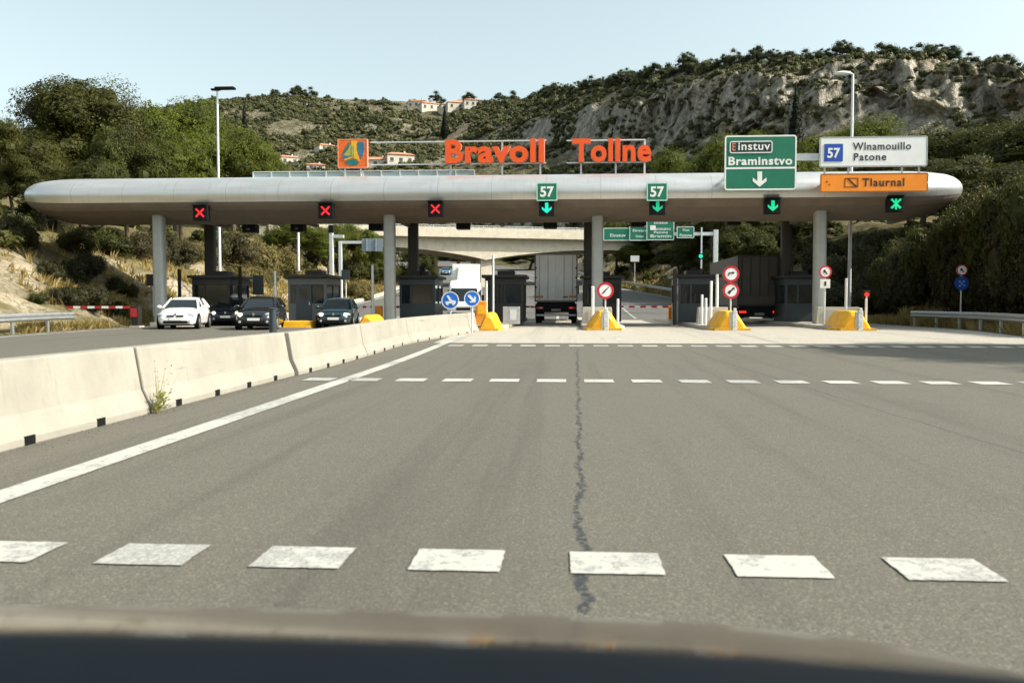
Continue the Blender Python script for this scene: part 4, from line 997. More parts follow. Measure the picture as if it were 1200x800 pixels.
# panels behind the booths on the left
for px, py, w_, h_, Y, lab in ((302.5, 334, 13, 23, 47, 'plain grey board on a post behind the black car'), (405, 322, 10, 12, 60, 'small grey board on the left gantry post'), (744, 303, 10, 7, 108, 'small white board beside the road beyond the empty lane'), (178.5, 328, 15, 14, 46, 'dark board beside the leftmost canopy column')):
    p = P(px, py, Y); s = Y/1000; zb_ = max(RZ(Y), gz(p.x, Y)); o = thing('back_board', lab, 'sign', (p.x, Y, zb_)); MB().plate(rrect(w_*s, h_*s, .03), 0, .05, (0, 0, p.z-zb_)).build('board', 'white' if 'white' in lab else 'booth_blue' if 'dark' not in lab else 'booth', o)
    MB().tube((0, .08, 0), (0, .08, p.z-zb_), .04, .04, 8).build('post', 'pole', o)
o = thing('signal_post', 'short post with a lit red lamp behind the rightmost yellow cushion', 'signal', (P(1015, 360, 38.2).x, 38.2, RZ(38.2))); zt = P(1015, 345, 38.2).z-RZ(38.2)
MB().tube((0, 0, 0), (0, 0, zt), .05, .05, 10).build('post', 'pole', o); MB().box((0, .06, zt), (.3, .2, .36)).build('housing', 'black', o, bevel=.03)
MB().tube((0, -.07, zt), (0, -.03, zt), .1, .1, 14).build('lens', 'tail_on', o)

def guard(name, pts, label, step=2.6, grp='roadside guardrails'):
    o = thing(name, label, 'guardrail', pts[0], grp); p0 = Vector(pts[0])
    pr = [(-.04, -.16), (.03, -.10), (.03, -.05), (-.03, 0), (.03, .05), (.03, .10), (-.04, .16), (-.06, .16), (-.01, .1), (-.01, .05), (-.06, 0), (-.01, -.05), (-.01, -.1), (-.06, -.16)]
    L = []; rel = [Vector(p)-p0 for p in pts]
    for i, p in enumerate(rel):
        d = (rel[min(i+1, len(rel)-1)]-rel[max(0, i-1)]).normalized(); sd = Vector((d.y, -d.x, 0)); 
        if (p+p0).x > 0: sd = -sd
        L.append((p+Vector((0, 0, .62)), sd))
    MB().extrude(pr, L).build('beam', 'galv', o, smooth=25)
    tot = 0; nxt = .4
    for a, b in zip(rel, rel[1:]):
        l = (b-a).length
        while nxt < tot+l:
            q = a.lerp(b, (nxt-tot)/l); MB().box((q.x-(.1 if p0.x < 0 else -.1), q.y, q.z+.36), (.09, .12, .76)).build('post', 'galv', o); nxt += step
        tot += l
    return o
guard('guardrail', [(float(xl(y))+.25, y, RZ(y)) for y in np.arange(18.5, 38, 1.5)], 'ribbed steel guardrail below the rocky slope on the left')
guard('guardrail', [(float(xr(y))-.2, y, RZ(y)) for y in np.arange(22, 48, 2)], 'ribbed steel guardrail below the dark wooded bank on the right')
guard('guardrail', [(float(xr(y))+.2, y, RZ(y)) for y in np.arange(62, 200, 6)], 'distant guardrail along the road curving away beyond the empty lane', 4)

# concrete median barrier
bp = [(-.30, 0), (.30, 0), (.30, .08), (.20, .30), (.115, .80), (-.115, .80), (-.20, .30), (-.30, .08)]
cuts = [-12.2, -6.7, -1.15, 4.4, 9.9, 15.4, 20.9, 26.4, 31., 35.4]
labs = ['bare concrete barrier segment beside the car bonnet', 'bare concrete barrier segment close to the camera car', 'nearest pale concrete barrier segment entering the picture at the left edge', 'pale concrete barrier segment with drain holes, before the joint where the weed grows', 'pale concrete barrier segment between the weed joint and the wide open gap', 'pale concrete barrier segment right after the wide open gap',
        'pale concrete barrier segment beyond the one after the gap', 'pale concrete barrier segment bending in just before the blue signs', 'pale concrete barrier end segment under the round blue signs']
BXC = -5.28
def bend(y): return 1.3*smooth(24.5, 36, y)
for i, (y0, y1) in enumerate(zip(cuts, cuts[1:])):
    if y1 < 0: continue
    g = .05 if abs(y1-15.4) < .01 or abs(y0-15.4) < .01 else .012
    o = thing('concrete_barrier', labs[i], 'barrier', (BXC, y0, 0), 'median barrier segments'); dx = .05 if y0 > 15 else 0
    ys = np.linspace(y0+g, y1-g, 7)
    prof = bp
    mb = MB(); mb.extrude(prof, [((dx+bend(y), y-y0, RZ(y)-.01), (1, 0, 0)) for y in ys]); mb.build('concrete_body', 'barrier', o, bevel=.018)
    for y in np.arange(y0+.75, y1-.3, 1.22):
        nb = MB(); nb.box((.255+dx+bend(y), y-y0, RZ(y)+.045), (.1, .16, .085)); nb.build('drain_notch', 'black', o)

# dry weed at the joint
wp = GP(196, 481); wp = Vector((-4.93, 9.95, 0)); w_ = thing('weed', 'straggly green weed with dry stalks growing at the barrier joint', 'weed', wp)
rng = random.Random(4); st = MB(); lf = MB()
for i in range(15):
    a = rng.uniform(-1., 1.); L = rng.uniform(.25, .8); yv = rng.uniform(-.35, .35); pr_ = Vector((rng.uniform(-.03, .05), rng.uniform(-.05, .05), 0))
    for k in range(7):
        t = (k+1)/7; q = Vector((pr_.x+(.03 if k == 0 else .018)*rng.uniform(0, 1), pr_.y+a*L*.10, pr_.z+L/7*(1-.25*abs(a)))); st.tube(pr_, q, .0045*(1.1-t), .0045*(1.05-t)+.001, 4)
        if rng.random() < (.95 if k < 3 else .5):
            s = rng.uniform(.012, .035)*(1.4 if k < 3 else .7); d = Vector((rng.uniform(0, 1), rng.uniform(-1, 1), rng.uniform(-.2, 1))).normalized()*s; e = d.cross(Vector((rng.random(), rng.random(), .3))).normalized()*s*.4
            lf.add([q, q+d*.5+e, q+d, q+d*.5-e], [(0, 1, 2, 3)])
        pr_ = q
for i in range(90):
    q = Vector((rng.uniform(-.04, .10), rng.gauss(0, .07), rng.uniform(0, .24))); d = Vector((rng.uniform(-.2, 1), rng.uniform(-1, 1), rng.uniform(0, 1.4))).normalized()*.06; e = d.cross(Vector((rng.random(), rng.random(), .3))).normalized()*.012
    lf.add([q, q+d*.5+e, q+d, q+d*.5-e], [(0, 1, 2, 3)])
st.build('stalk', 'straw', w_); lf.build('leaves', 'weed', w_)
post(320, 361.5, 391, 26.5, .115, 'booth_blue', 'stubby grey bollard just behind the concrete barrier', 'bollard', 'bollard')
# ------------------------------------------------------------------ vehicles (front towards -Y, origin on the ground under the nose)
def loft(mb, secs, cap=True):
    n = len(secs[0]); o = len(mb.v)
    for s in secs: mb.v += [tuple(p) for p in s]
    for i in range(len(secs)-1):
        for j in range(n): mb.f.append((o+i*n+j, o+i*n+(j+1) % n, o+(i+1)*n+(j+1) % n, o+(i+1)*n+j))
    if cap: mb.f += [tuple(range(o, o+n)), tuple(range(o+(len(secs)-1)*n, o+len(secs)*n))[::-1]]
    return mb
def wheel(o, x, y, r=.315, w=.2, side=1):
    wh = MB(); wh.tube((x-side*w, y, r), (x+side*.01, y, r), r, r, 22); t = wh.build('tyre', 'tyre', o, smooth=40)
    rm = MB(); rm.tube((x-side*.02, y, r), (x+side*.022, y, r), r*.66, r*.62, 18)
    for k in range(5):
        a = 2*PI*k/5; rm.box((x+side*.025, y+.3*r*math.cos(a), r+.3*r*math.sin(a)), (.02, .05, .05))
    rm.build('rim', 'rim', t)
def car(name, label, px, Y, rz, paint, L=4.2, w=1.76, H=1.46, lit='clear_lamp', group='cars waiting in the opposite lanes', lit2=None):
    x = P(px, 380, Y).x; o = thing(name, label, 'car', (x, Y, RZ(Y)), group, R(rz)); hw = w/2; hood, bl = .93, .97; s0 = H/1.46
    st = [(0, .60, .50, .34, .58), (.06, .76, .56, .26, .66), (.28, .90, .66, .20, .78), (.75, .97, .72, .19, .86), (1.25, 1., .80, .19, .95), (1.6, 1., .84, .19, .985), (2.4, 1., .84, .19, .985), (3.3, .995, .85, .19, 1.), (3.85, .95, .82, .22, .99), (L-.06, .86, .74, .28, .92), (L, .78, .66, .36, .80)]
    secs = []
    for y, k, zs, zb, zt in st:
        W_ = hw*k; half = [(0, zt+.025), (W_*.55, zt+.015), (W_*.84, zt-.03), (W_*.955, zt-.11), (W_, zs*.85), (W_*.99, (zs+zb)/2), (W_*.955, zb+.08), (W_*.86, zb)]
        secs.append([(a, y, b*s0) for a, b in half]+[(-a, y, b*s0) for a, b in half[::-1][:-1]])
    body = loft(MB(), secs).build('body', paint, o, smooth=38)
    # greenhouse
    gsec = []
    for y, wb, z in ((1.22, .86, .93), (1.62, .845, 1.17), (2.02, .80, 1.385), (2.5, .79, 1.415), (3.2, .78, 1.39), (3.65, .80, 1.25), (4.08, .82, .97)):
        W_ = hw*wb; top = hw*.63*(1 if z > 1.3 else 1.18); zz = z*s0
        gsec.append([(-W_, y, .90*s0), (W_, y, .90*s0), (W_*.99, y, .95*s0), (top if z > 1.1 else W_*.9, y, zz), (-(top if z > 1.1 else W_*.9), y, zz), (-W_*.99, y, .95*s0)])
    loft(MB(), gsec).build('windows', 'glass', o, smooth=20)
    rf = MB(); T = hw*.64; rs = []
    for y, z, k in ((1.93, 1.36, 1.02), (2.1, 1.425, .99), (2.6, 1.455, .97), (3.2, 1.43, .96), (3.55, 1.34, 1.0)):
        rs.append([(T*k, y, (z-.05)*s0), (T*k*.9, y, z*s0), (0, y, (z+.018)*s0), (-T*k*.9, y, z*s0), (-T*k, y, (z-.05)*s0), (0, y, (z-.07)*s0)])
    loft(rf, rs).build('roof', paint, o, smooth=50)
    pl = MB()
    for sx in (-1, 1):
        for a, b, r in (((hw*.87, 1.12, .95), (T*1.02, 1.99, 1.39), .04), ((hw*.845, 2.5, .96), (T*.99, 2.45, 1.40), .038), ((hw*.85, 3.45, .99), (T*.99, 3.3, 1.39), .05), ((hw*.84, 4.02, 1.), (T, 3.5, 1.35), .075), ((hw*.87, 1.12, .965), (hw*.85, 4.0, 1.0), .03)):
            pl.tube((sx*a[0], a[1], a[2]*s0), (sx*b[0], b[1], b[2]*s0), r, r, 6)
    pl.build('pillars', paint, o, smooth=40)
    for sx in (-1, 1):
        mr = MB(); mr.blob((sx*(hw+.10), 1.42, 1.0*s0), (.12, .07, .085), 10, 7); mr.tube((sx*(hw-.06), 1.42, .96*s0), (sx*(hw+.06), 1.42, .99*s0), .03, .03, 6); mr.build('mirror', paint, o, smooth=60)
        lm = lit if sx < 0 else (lit2 or lit)
        hl = MB(); hl.blob((sx*hw*.70, .17, .655*s0), (.19, .13, .085), 12, 8); hl.build('headlight', 'clear_lamp', o, smooth=60)
        if lm != 'clear_lamp':
            lp = MB(); lp.tube((sx*hw*.66, .02, .655*s0), (sx*hw*.66, .06, .655*s0), .085, .085, 14); lp.build('headlight_bulb', lm, o)
        fg = MB(); fg.tube((sx*hw*.66, .0, .36*s0), (sx*hw*.66, .07, .36*s0), .055, .055, 12); fg.build('fog_lamp', 'clear_lamp', o)
        for y in (.82, 3.42):
            ar = MB(); ar.tube((sx*hw*.90, y, .34), (sx*(hw+.006), y, .34), .375, .375, 20); ar.build('wheel_arch', 'black', o)
            wheel(o, sx*(hw+.012), y, .315, .2, sx)
        dh = MB(); dh.box((sx*(hw+.01), 2.35, .80*s0), (.03, .16, .03)); dh.build('door_handle', paint, o)
    g = MB()
    for sx in (-1, 1): g.box((sx*.2, -.006, .60*s0), (.32, .05, .075))
    g.build('grille', 'black', o, bevel=.012)
    MB().box((0, .03, .33*s0), (1.02, .10, .12)).build('lower_intake', 'black', o, bevel=.02)
    MB().box((0, -.018, .46*s0), (.52, .02, .115)).build('number_plate', 'plate', o)
    MB().plate(disc(.055, 14), -.03, .0, (0, .03, .675*s0)).build('badge', 'rim', o)
    MB().box((0, 2.1, .2), (w*.86, L*.86, .08)).build('underbody', 'black', o)
    return o
car('parked_car' if 0 else 'car', 'white hatchback leaving the toll lanes on the left', 205.5, 37.0, 13.6, 'car_white')
car('car', 'dark car half hidden between the white car and the black car', 264, 43.5, 12, 'car_dark', lit='lamp_warm', H=1.5)
car('car', 'black hatchback with lit headlamps beside the low yellow block', 297, 36.2, 10, 'car_black', lit='lamp_warm', lit2='clear_lamp', w=1.74, H=1.5)
car('car', 'dark teal car with lit headlamps left of the bright yellow cushion', 390.5, 39.2, 8.5, 'car_teal', lit='lamp_warm', w=1.7, H=1.44)

def van(label, px, Y, rz, w=2.0, H=2.55, L=5.4, z=None, box=False):
    x = P(px, 350, Y).x; o = thing('van' if not box else 'box_truck', label, 'van' if not box else 'truck', (x, Y, RZ(Y) if z is None else z), None, R(rz)); hw = w/2
    if not box: st = [(0, .86, .45, 1.0), (.08, .94, .35, 1.06), (.55, 1., .3, 1.22), (.72, 1., .3, 1.30), (1.35, .99, .3, 2.22), (1.75, .985, .3, H-.08), (2.2, .98, .3, H), (L-.1, .98, .3, H-.02), (L, .94, .35, H-.12)]
    else: st = [(0, .84, .45, 1.25), (.06, .9, .35, 1.4), (.25, .92, .3, 2.3), (.7, .92, .3, 2.5), (1.5, .92, .3, 2.5)]
    secs = []
    for y, k, zb, zt in st:
        W_ = hw*k; half = [(0, zt+.02), (W_*.6, zt+.01), (W_*.88, zt-.05), (W_*.97, zt-.2), (W_, min(1.15, zt-.3)), (W_, .7), (W_*.97, zb)]
        secs.append([(a, y, b) for a, b in half]+[(-a, y, b) for a, b in half[::-1][:-1]])
    loft(MB(), secs).build('body', 'car_white', o, smooth=38)
    if box:
        MB().box((0, 1.5+2.6, 2.35), (w*1.12, 5.2, 3.3)).build('cargo_box', 'car_white', o, bevel=.05); MB().box((0, 1.42, 3.1), (w*.8, .5, 1.3), taper=.85).build('wind_deflector', 'car_white', o, bevel=.1)
    y0, z0, y1, z1 = (.70, 1.33, 1.33, 2.15) if not box else (.045, 1.42, .22, 2.2)
    MB().add([(-hw*.84, y0-.03, z0), (hw*.84, y0-.03, z0), (hw*.78, y1-.05, z1), (-hw*.78, y1-.05, z1)], [(0, 1, 2, 3)]).add([(-hw*.84, y0+.05, z0), (hw*.84, y0+.05, z0), (hw*.78, y1+.05, z1), (-hw*.78, y1+.05, z1)], [(3, 2, 1, 0)]).build('windscreen', 'glass', o)
    for sx in (-1, 1):
        MB().box((sx*hw*.995, 1.5 if not box else .8, 1.75), (.03, .9, .62)).build('side_window', 'glass', o)
        MB().blob((sx*hw*.70, .08, .95), (.17, .09, .13), 10, 7).build('headlight', 'clear_lamp', o, smooth=60)
        MB().box((sx*(hw+.14), .85 if not box else .3, 1.55), (.16, .1, .36)).build('mirror', 'black', o, bevel=.03)
        for y in (.95, L-1.1): wheel(o, sx*(hw+.005), y, .34, .22, sx)
    MB().box((0, .02, .84), (w*.42, .06, .16)).build('grille', 'black', o, bevel=.02); MB().box((0, .0, .48), (w*.9, .16, .26)).build('bumper', 'black', o, bevel=.04)
    MB().box((0, -.09, .5), (.52, .02, .11)).build('number_plate', 'plate', o)
    MB().box((0, L/2, .36), (w*.8, L*.8, .12)).build('underbody', 'black', o); return o
van('white panel van approaching the booth behind the blue signs', 543, 53, 4, w=2.1, H=2.7)
van('white box truck following the white van', 546, 72, 6, w=2.15, box=True)
car('car', 'small blue car far up the road under the bridge', 523, 150, 10, 'car_blue', group=None)

def lorry(name, label, px, Y, w, Ht, zb, rear, L=9.5):
    x = P(px, 370, Y).x; z = RZ(Y); o = thing(name, label, 'truck', (x, Y, z))
    MB().box((0, L/2+.05, (Ht+zb)/2), (w, L, Ht-zb)).build('cargo_box', rear, o, bevel=.03)
    fr = MB(); t = .07
    fr.ring([(w/2+.01, zb-.02), (w/2+.01, Ht+.02), (-w/2-.01, Ht+.02), (-w/2-.01, zb-.02)], [(w/2-t, zb+t), (w/2-t, Ht-t), (-w/2+t, Ht-t), (-w/2+t, zb+t)], -.02, .12)
    fr.build('rear_frame', plain('truck_frame', (.22, .20, .19), .5) if rear == 'trailer' else 'dark_column', o)
    if rear == 'trailer':
        for sx in (-1, 1):
            d = MB().box((sx*w/4, .015, (Ht+zb)/2), (w/2-.09, .06, Ht-zb-.16)).build('rear_door', rear, o, bevel=.012)
            for q in (.30, .62): MB().tube((sx*w*q/1.6, -.04, zb+.1), (sx*w*q/1.6, -.04, Ht-.1), .016, .016, 6).build('lock_bar', 'galv', d)
            MB().box((sx*(w/2-.27), -.025, zb+.28), (.42, .03, .12)).build('amber_marker', 'amber', o)
            for zz in (.3, .5, .7): MB().box((sx*(w/2-.06), -.04, zb+(Ht-zb)*zz), (.1, .04, .1)).build('hinge', 'dark_column', d)
        MB().box((w*.22, -.06, zb+.27), (.26, .04, .05)).build('door_latch', 'black', o)
    else:
        for k in range(5): MB().box((-w/2+w*(k+.5)/5, -.015, (Ht+zb)/2), (.05, .04, Ht-zb-.2)).build('curtain_strap', 'dark_column', o)
        MB().box((0, -.02, zb+.32), (w-.1, .05, .5)).build('tail_board', 'curtain', o, bevel=.01)
    MB().box((0, L/2, zb-.14), (w*.9, L-.2, .26)).build('chassis', 'black', o)
    MB().box((0, .10, zb-.36), (w-.06, .16, .52)).build('light_bar', 'black', o)
    for sx in (-1, 1):
        MB().box((sx*(w/2-.30), -.0, zb-.36), (.40, .06, .13)).build('tail_light', 'tail_on' if rear != 'trailer' else 'tail', o)
        if rear == 'trailer': MB().box((sx*(w/2-.36), -.034, zb-.36), (.14, .012, .06)).build('reversing_lamp', 'clear_lamp' if sx < 0 else 'tail_on', o)
        for y in (1.6, 2.9, L-.6): wheel(o, sx*(w/2-.03), y, .47, .3, sx)
        MB().box((sx*(w/2+.16), L+.7, 2.15), (.2, .14, .62)).build('mirror', 'black', o, bevel=.04)
        MB().tube((sx*(w/2-.2), L+.8, 2.1), (sx*(w/2+.1), L+.75, 2.1), .03, .03, 6).build('mirror_arm', 'black', o)
        MB().box((sx*(w/2-.25), .9, .5), (.5, .03, .55)).build('mud_flap', 'black', o)
    MB().box((0, -.0, zb-.48), (.54, .06, .13)).build('number_plate', plain('dull_plate', (.3, .3, .28), .5), o)
    MB().box((0, .05, zb-.78), (w*.92, .1, .12)).build('rear_bumper', 'galv' if rear == 'trailer' else 'pole', o, bevel=.02)
    cab = MB(); cab.box((0, L+1.2, 1.7), (w*.96, 1.9, 2.5)); cab.build('cab', 'car_white', o, bevel=.12); return o
lorry('box_lorry', 'pale grey box lorry seen from behind in the toll lane below the brightest green arrow', 651.5, 49.5, 2.46, 4.05, 1.28, 'trailer')
lorry('curtain_lorry', 'dark curtain-sided lorry with red tail lights, shaded under the right of the canopy', 890, 49.5, 2.5, 3.9, 1.05, 'curtain')

# ------------------------------------------------------------------ bridge behind
YB = 112.
br = thing('road_bridge', 'cream concrete arched bridge crossing the highway behind the canopy', 'bridge', (0, 0, 0), None, R(18)); 
xa, xb = -38., P(700, 280, YB).x+14
xp = P(571, 330, YB).x
br.location = Matrix.Rotation(R(18), 3, 'Z') @ Vector((-xp, -YB, 0))+Vector((xp, YB, 0))
def zz(py): return P(600, py, YB).z
def soff(x):
    L0 = xp-30; R0 = xp+34
    t = (x-xp)/(30 if x < xp else 34); t = min(1, abs(t)); d = zz(305)+(zz(290.5)-zz(305))*math.sin(PI*min(1, t))**.8
    return d
xs_b = np.linspace(xa, xb, 50); pts = [(x, soff(x)) for x in xs_b]+[(xb, zz(279)), (xa, zz(279))]
gb = MB(); gb.plate(pts, 0, 1.2); gb.plate(pts, 6.5, 7.7); gb.build('girder', 'bridge', br, (0, YB, 0))
dk = MB(); dk.box(((xa+xb)/2, 3.85, (zz(279)+zz(275.5))/2), (xb-xa, 9.6, zz(275.5)-zz(279))); dk.build('deck', 'bridge', br, (0, YB, 0))
pp = MB()
for y in (-.75, 8.45): pp.box(((xa+xb)/2, y, (zz(276)+zz(268))/2), (xb-xa, .35, zz(268)-zz(276)))
pp.build('parapet', 'bridge', br, (0, YB, 0), bevel=.04)
rl = MB(); 
for z in (265.5, 267.2): rl.tube((xa, -.75, zz(z)), (xb, -.75, zz(z)), .045, .045, 6)
for x in np.arange(xa+.5, xb, 2.2): rl.tube((x, -.75, zz(268.5)), (x, -.75, zz(265)), .045, .045, 6)
rl.build('handrail', 'galv', br, (0, YB, 0))
for k in range(3): MB().box((xp+(k-1)*.02, 1+2.9*k, (zz(306)+RZ(YB))/2), (1.5, .95, zz(304)-RZ(YB)+.3)).build('pier', 'bridge', br, (0, YB, 0), bevel=.06)
for xe_ in (xa-1, xb+1): MB().box((xe_, 3.8, (zz(270)+RZ(YB))/2), (5, 9, zz(272)-RZ(YB))).build('abutment', 'bridge', br, (0, YB, 0))

# ------------------------------------------------------------------ gantries beyond the plaza
YG2 = 68.
x0 = P(838, 350, YG2).x; zbeam = P(838, 274, YG2).z; z0 = RZ(YG2)
g = thing('sign_gantry', 'pale steel gantry post and beam beyond the booths, right of the empty lane', 'gantry', (x0, YG2, z0))
MB().box((0, 0, (zbeam-z0)/2), (.34, .34, zbeam-z0+.6)).build('post', 'pole', g, bevel=.03)
xl_ = P(700, 274, YG2).x-x0; MB().box((xl_/2, 0, zbeam-z0), (-xl_, .22, .26)).build('beam', 'pole', g)
MB().box((P(822, 274, YG2).x-x0, -.1, zbeam-z0-1.1), (.11, .11, 3.2)).build('hanging_pole', 'pole', g)
for i, (x0_, y0_, x1_, y1_, lines, lab) in enumerate([(707, 267, 740, 282, [(-.08, .55, .25)], 'long low green sign at the left end of the far gantry'), (737.5, 265, 761, 282, [(.2, .7, .16), (-.2, .4, .16)], 'small green sign left of the tallest green sign on the far gantry'),
        (757.5, 257, 790, 281.5, [(.34, .5, .12), (.05, .7, .15), (-.12, .5, .12), (-.3, .75, .14)], 'tallest green sign with rows of white lettering on the far gantry'), (793, 265.5, 813.5, 279, [(.2, .4, .2), (-.25, .7, .25)], 'smallest green sign with a pale rim, right of the tallest on the far gantry')]):
    cx, cz, w, h = rectw(x0_, y0_, x1_, y1_, YG2-.4-.06*i); o = thing('gantry_sign', lab, 'sign', (cx, YG2-.4-.06*i, cz), 'green signs on the far gantry')
    panel(o, w, h, 'sign_green', 'white', .05, rimw=.05)
    for a, b, c in lines: shift(text_mb(['Patone', 'Bramin', 'Einstuv', 'Braminstvo', 'Wlnam', 'Tlaurn'][int(abs(a*37)+i) % 6], w*b, h*c, .012, .01, cx=w*.02, cz=a*h), dy=-.006).build('lettering', 'white', o)
    if i == 2: MB().plate(rrect(w*.2, h*.22, .03), -.02, 0, (-w*.27, 0, h*.1)).build('white_square', 'white', o)
    MB().box((0, .22, 0), (.1, .32, h*.6)).build('bracket', 'galv', o)
p = P(821.5, 300, YG2-.4); o = thing('hanging_signal', 'small lit green lamp hanging on the far gantry pole', 'signal', (p.x, YG2-.3, p.z))
MB().box((0, .08, 0), (.26, .14, .42)).build('housing', 'black', o, bevel=.02); MB().tube((0, -.03, 0), (0, .02, 0), .15, .15, 14).build('lens', 'glow_cool', o)
for px, ytop, yb, arm, Yg, w_, lab in ((388.5, 272, 345, 403, 56, .26, 'pale gantry post left of the teal car with a short arm'), (399, 283, 345, 439, 64, .26, 'pale gantry post with a long arm carrying a grey board')):
    x = P(px, 300, Yg).x; z = RZ(Yg); zt = P(px, ytop, Yg).z; g = thing('sign_gantry', lab, 'gantry', (x, Yg, z)); MB().box((0, 0, (zt-z)/2), (w_, w_, zt-z)).build('post', 'pole', g, bevel=.03)
    xe = P(arm, 280, Yg).x-x; za = P(px, ytop+(5 if px < 390 else 1), Yg).z-z; MB().box((xe/2, -.02, za), (xe, .18, .2)).build('arm', 'pole', g)
    if px > 390:
        p = P(436, 287, Yg-.3); o = thing('gantry_board', 'grey board seen on the gantry arm left of the bridge', 'sign', (p.x, Yg-.3, p.z)); MB().plate(rrect(1.55, .95, .04), 0, .06).build('board', plain('board_back', (.20, .25, .30), .5), o)
        for q in (-.4, .3): MB().box((q, -.03, 0), (.08, .05, .95)).build('stiffener', 'galv', o)
    else: MB().box((0, 0, zt-z+.2), (.3, .3, .5)).build('lamp_head', 'black', g)

# ------------------------------------------------------------------ street lamps
def lamp(px, ytop, Y, label, kind, base=None):
    p = P(px, ytop, Y); z0 = gz(p.x, p.y) if base is None else base; H = p.z-z0; o = thing('street_lamp', label, 'street lamp', (p.x, Y, z0), 'tall street lamps')
    MB().tube((0, 0, -.3), (0, 0, H), .115, .065, 12).build('pole', 'pole', o, smooth=40)
    MB().tube((0, 0, -.1), (0, 0, .35), .18, .16, 12).build('base_sleeve', 'galv', o)
    if kind == 'flat':
        h = MB(); h.tube((0, 0, H-.05), (.0, 0, H+.1), .12, .1, 8); h.box((.55, 0, H+.12), (1.3, .5, .14)); h.box((-.1, 0, H+.05), (.6, .3, .12)); h.build('lamp_head', 'black', o, bevel=.03)
    else:
        MB().tube((0, 0, H), (-.35, 0, H+.06), .05, .05, 8).build('arm', 'pole', o); hd = MB(); hd.blob((-.55, 0, H+.05), (.48, .24, .12), 14, 8); hd.build('lamp_head', 'white', o, smooth=60)
    return o
lamp(254.5, 106, 56, 'tall pale street lamp with a flat dark head rising behind the left of the canopy', 'flat', RZ(56))
lamp(999.5, 87, 49.5, 'tall pale street lamp with a white head rising behind the white sign', 'arm', RZ(50))
post(350, 268, 318, 62, .09, 'pole', 'slender pale pole seen under the canopy above the grey booth')

# ------------------------------------------------------------------ houses
def house(px, py, w, h, d, label, rot=0, base=None, wins=2, D=None):
    q = hill_px(px, py) if D is None else PD(px, py, D); o = thing('house', label, 'house', (q.x, q.y, q.z-1.5 if D is None else gz(q.x, q.y)), 'houses on the hillside', R(rot)+math.atan2(-q.x, q.y)); k_ = 1.05 if py < 150 else 1.2; w *= k_; d *= k_; h *= .95; hh = h+1.5
    MB().box((0, d/2, hh/2), (w, d, hh)).build('wall', 'whitewall', o)
    r = MB(); e = .35; r.add([(-w/2-e, -e, hh), (w/2+e, -e, hh), (w/2+e, d+e, hh), (-w/2-e, d+e, hh), (-w/4, d/2, hh+w*.14), (w/4, d/2, hh+w*.14), (-w/2-e, -e, hh-.15), (w/2+e, -e, hh-.15), (w/2+e, d+e, hh-.15), (-w/2-e, d+e, hh-.15)],
                             [(0, 1, 5, 4), (1, 2, 5), (2, 3, 4, 5), (3, 0, 4), (0, 6, 7, 1), (1, 7, 8, 2), (2, 8, 9, 3), (3, 9, 6, 0), (6, 9, 8, 7)])
    rf = r.build('roof', 'tile_roof', o); MB().box((w*.2, d*.4, hh+w*.12), (.6, .6, 1.2)).build('chimney', 'whitewall', rf)
    for i in range(wins):
        x = -w/2+w*(i+.5)/wins; wf = MB().box((x, -.03, hh-h*.45), (min(1.3, w/wins*.45), .08, 1.4)).build('window', 'shutter', o); MB().box((x, -.09, hh-h*.45-.75), (min(1.6, w/wins*.5), .18, .12)).build('sill', 'whitewall', wf)
    return o
house(341, 193, 7, 3.6, 6, 'white house peeping above the pine tops left of the emblem', 15)
house(386, 178, 7, 3, 6, 'pale house with a reddish roof up the slope left of the emblem', 20)
house(372, 203, 6, 3, 6, 'low cream house half hidden left of the emblem, lowest of the row', 0)
house(440, 197, 10, 3.5, 7, 'cream house with a broad terracotta roof just right of the emblem', -10, wins=3)
house(470, 195, 9, 5, 8, 'largest cream house with a bright terracotta roof right of the emblem', 10, wins=3)
for i, (px, py, w, lab) in enumerate([(489, 128, 10, 'small cream house leftmost in the hilltop village'), (507, 130, 11, 'second house from the left in the hilltop village, with an orange roof'), (527, 132, 9, 'lower cream house in the middle of the hilltop village'), (540, 130, 13, 'broad white house with orange roof in the hilltop village'), (556, 126, 9, 'cream house at the right end of the hilltop village')]):
    house(px, py, w, 4.5, 8, lab, (i*37) % 40-20, wins=3)

# ------------------------------------------------------------------ trees and shrubs
pl_ = 'pines on the left bank'
for a in ((0, 92, 96, 172, 62, 'tallest broad dark pine on the left bank'), (2, 205, 117, 150, 74, 'bright-topped rounded pine just left of the tall street lamp'), (3, 272, 142, 105, 86, 'rounded green pine just right of the tall street lamp'),
          (2, 312, 168, 62, 96, 'small rightmost pine of the left clump, above the roof screen'), (1, -20, 122, 105, 50, 'dark pine cut off by the left picture edge'), (1, 150, 150, 105, 58, 'dark pine in front between the tallest pine and the bright-topped pine'),
          (0, 50, 165, 100, 56, 'low dark pine in front of the tallest pine'), (3, 212, 155, 95, 64, 'lower bright pine in front of the bright-topped rounded pine'), (2, 335, 190, 55, 104, 'low pine top just left of the white house'),
          (1, 18, 190, 90, 52, 'low dark pine behind the left tip of the canopy'), (0, 120, 190, 110, 55, 'dark lower pine behind the left part of the canopy')):
    tree(*a, pl_)
pr2 = 'pines on the right bank behind the canopy'
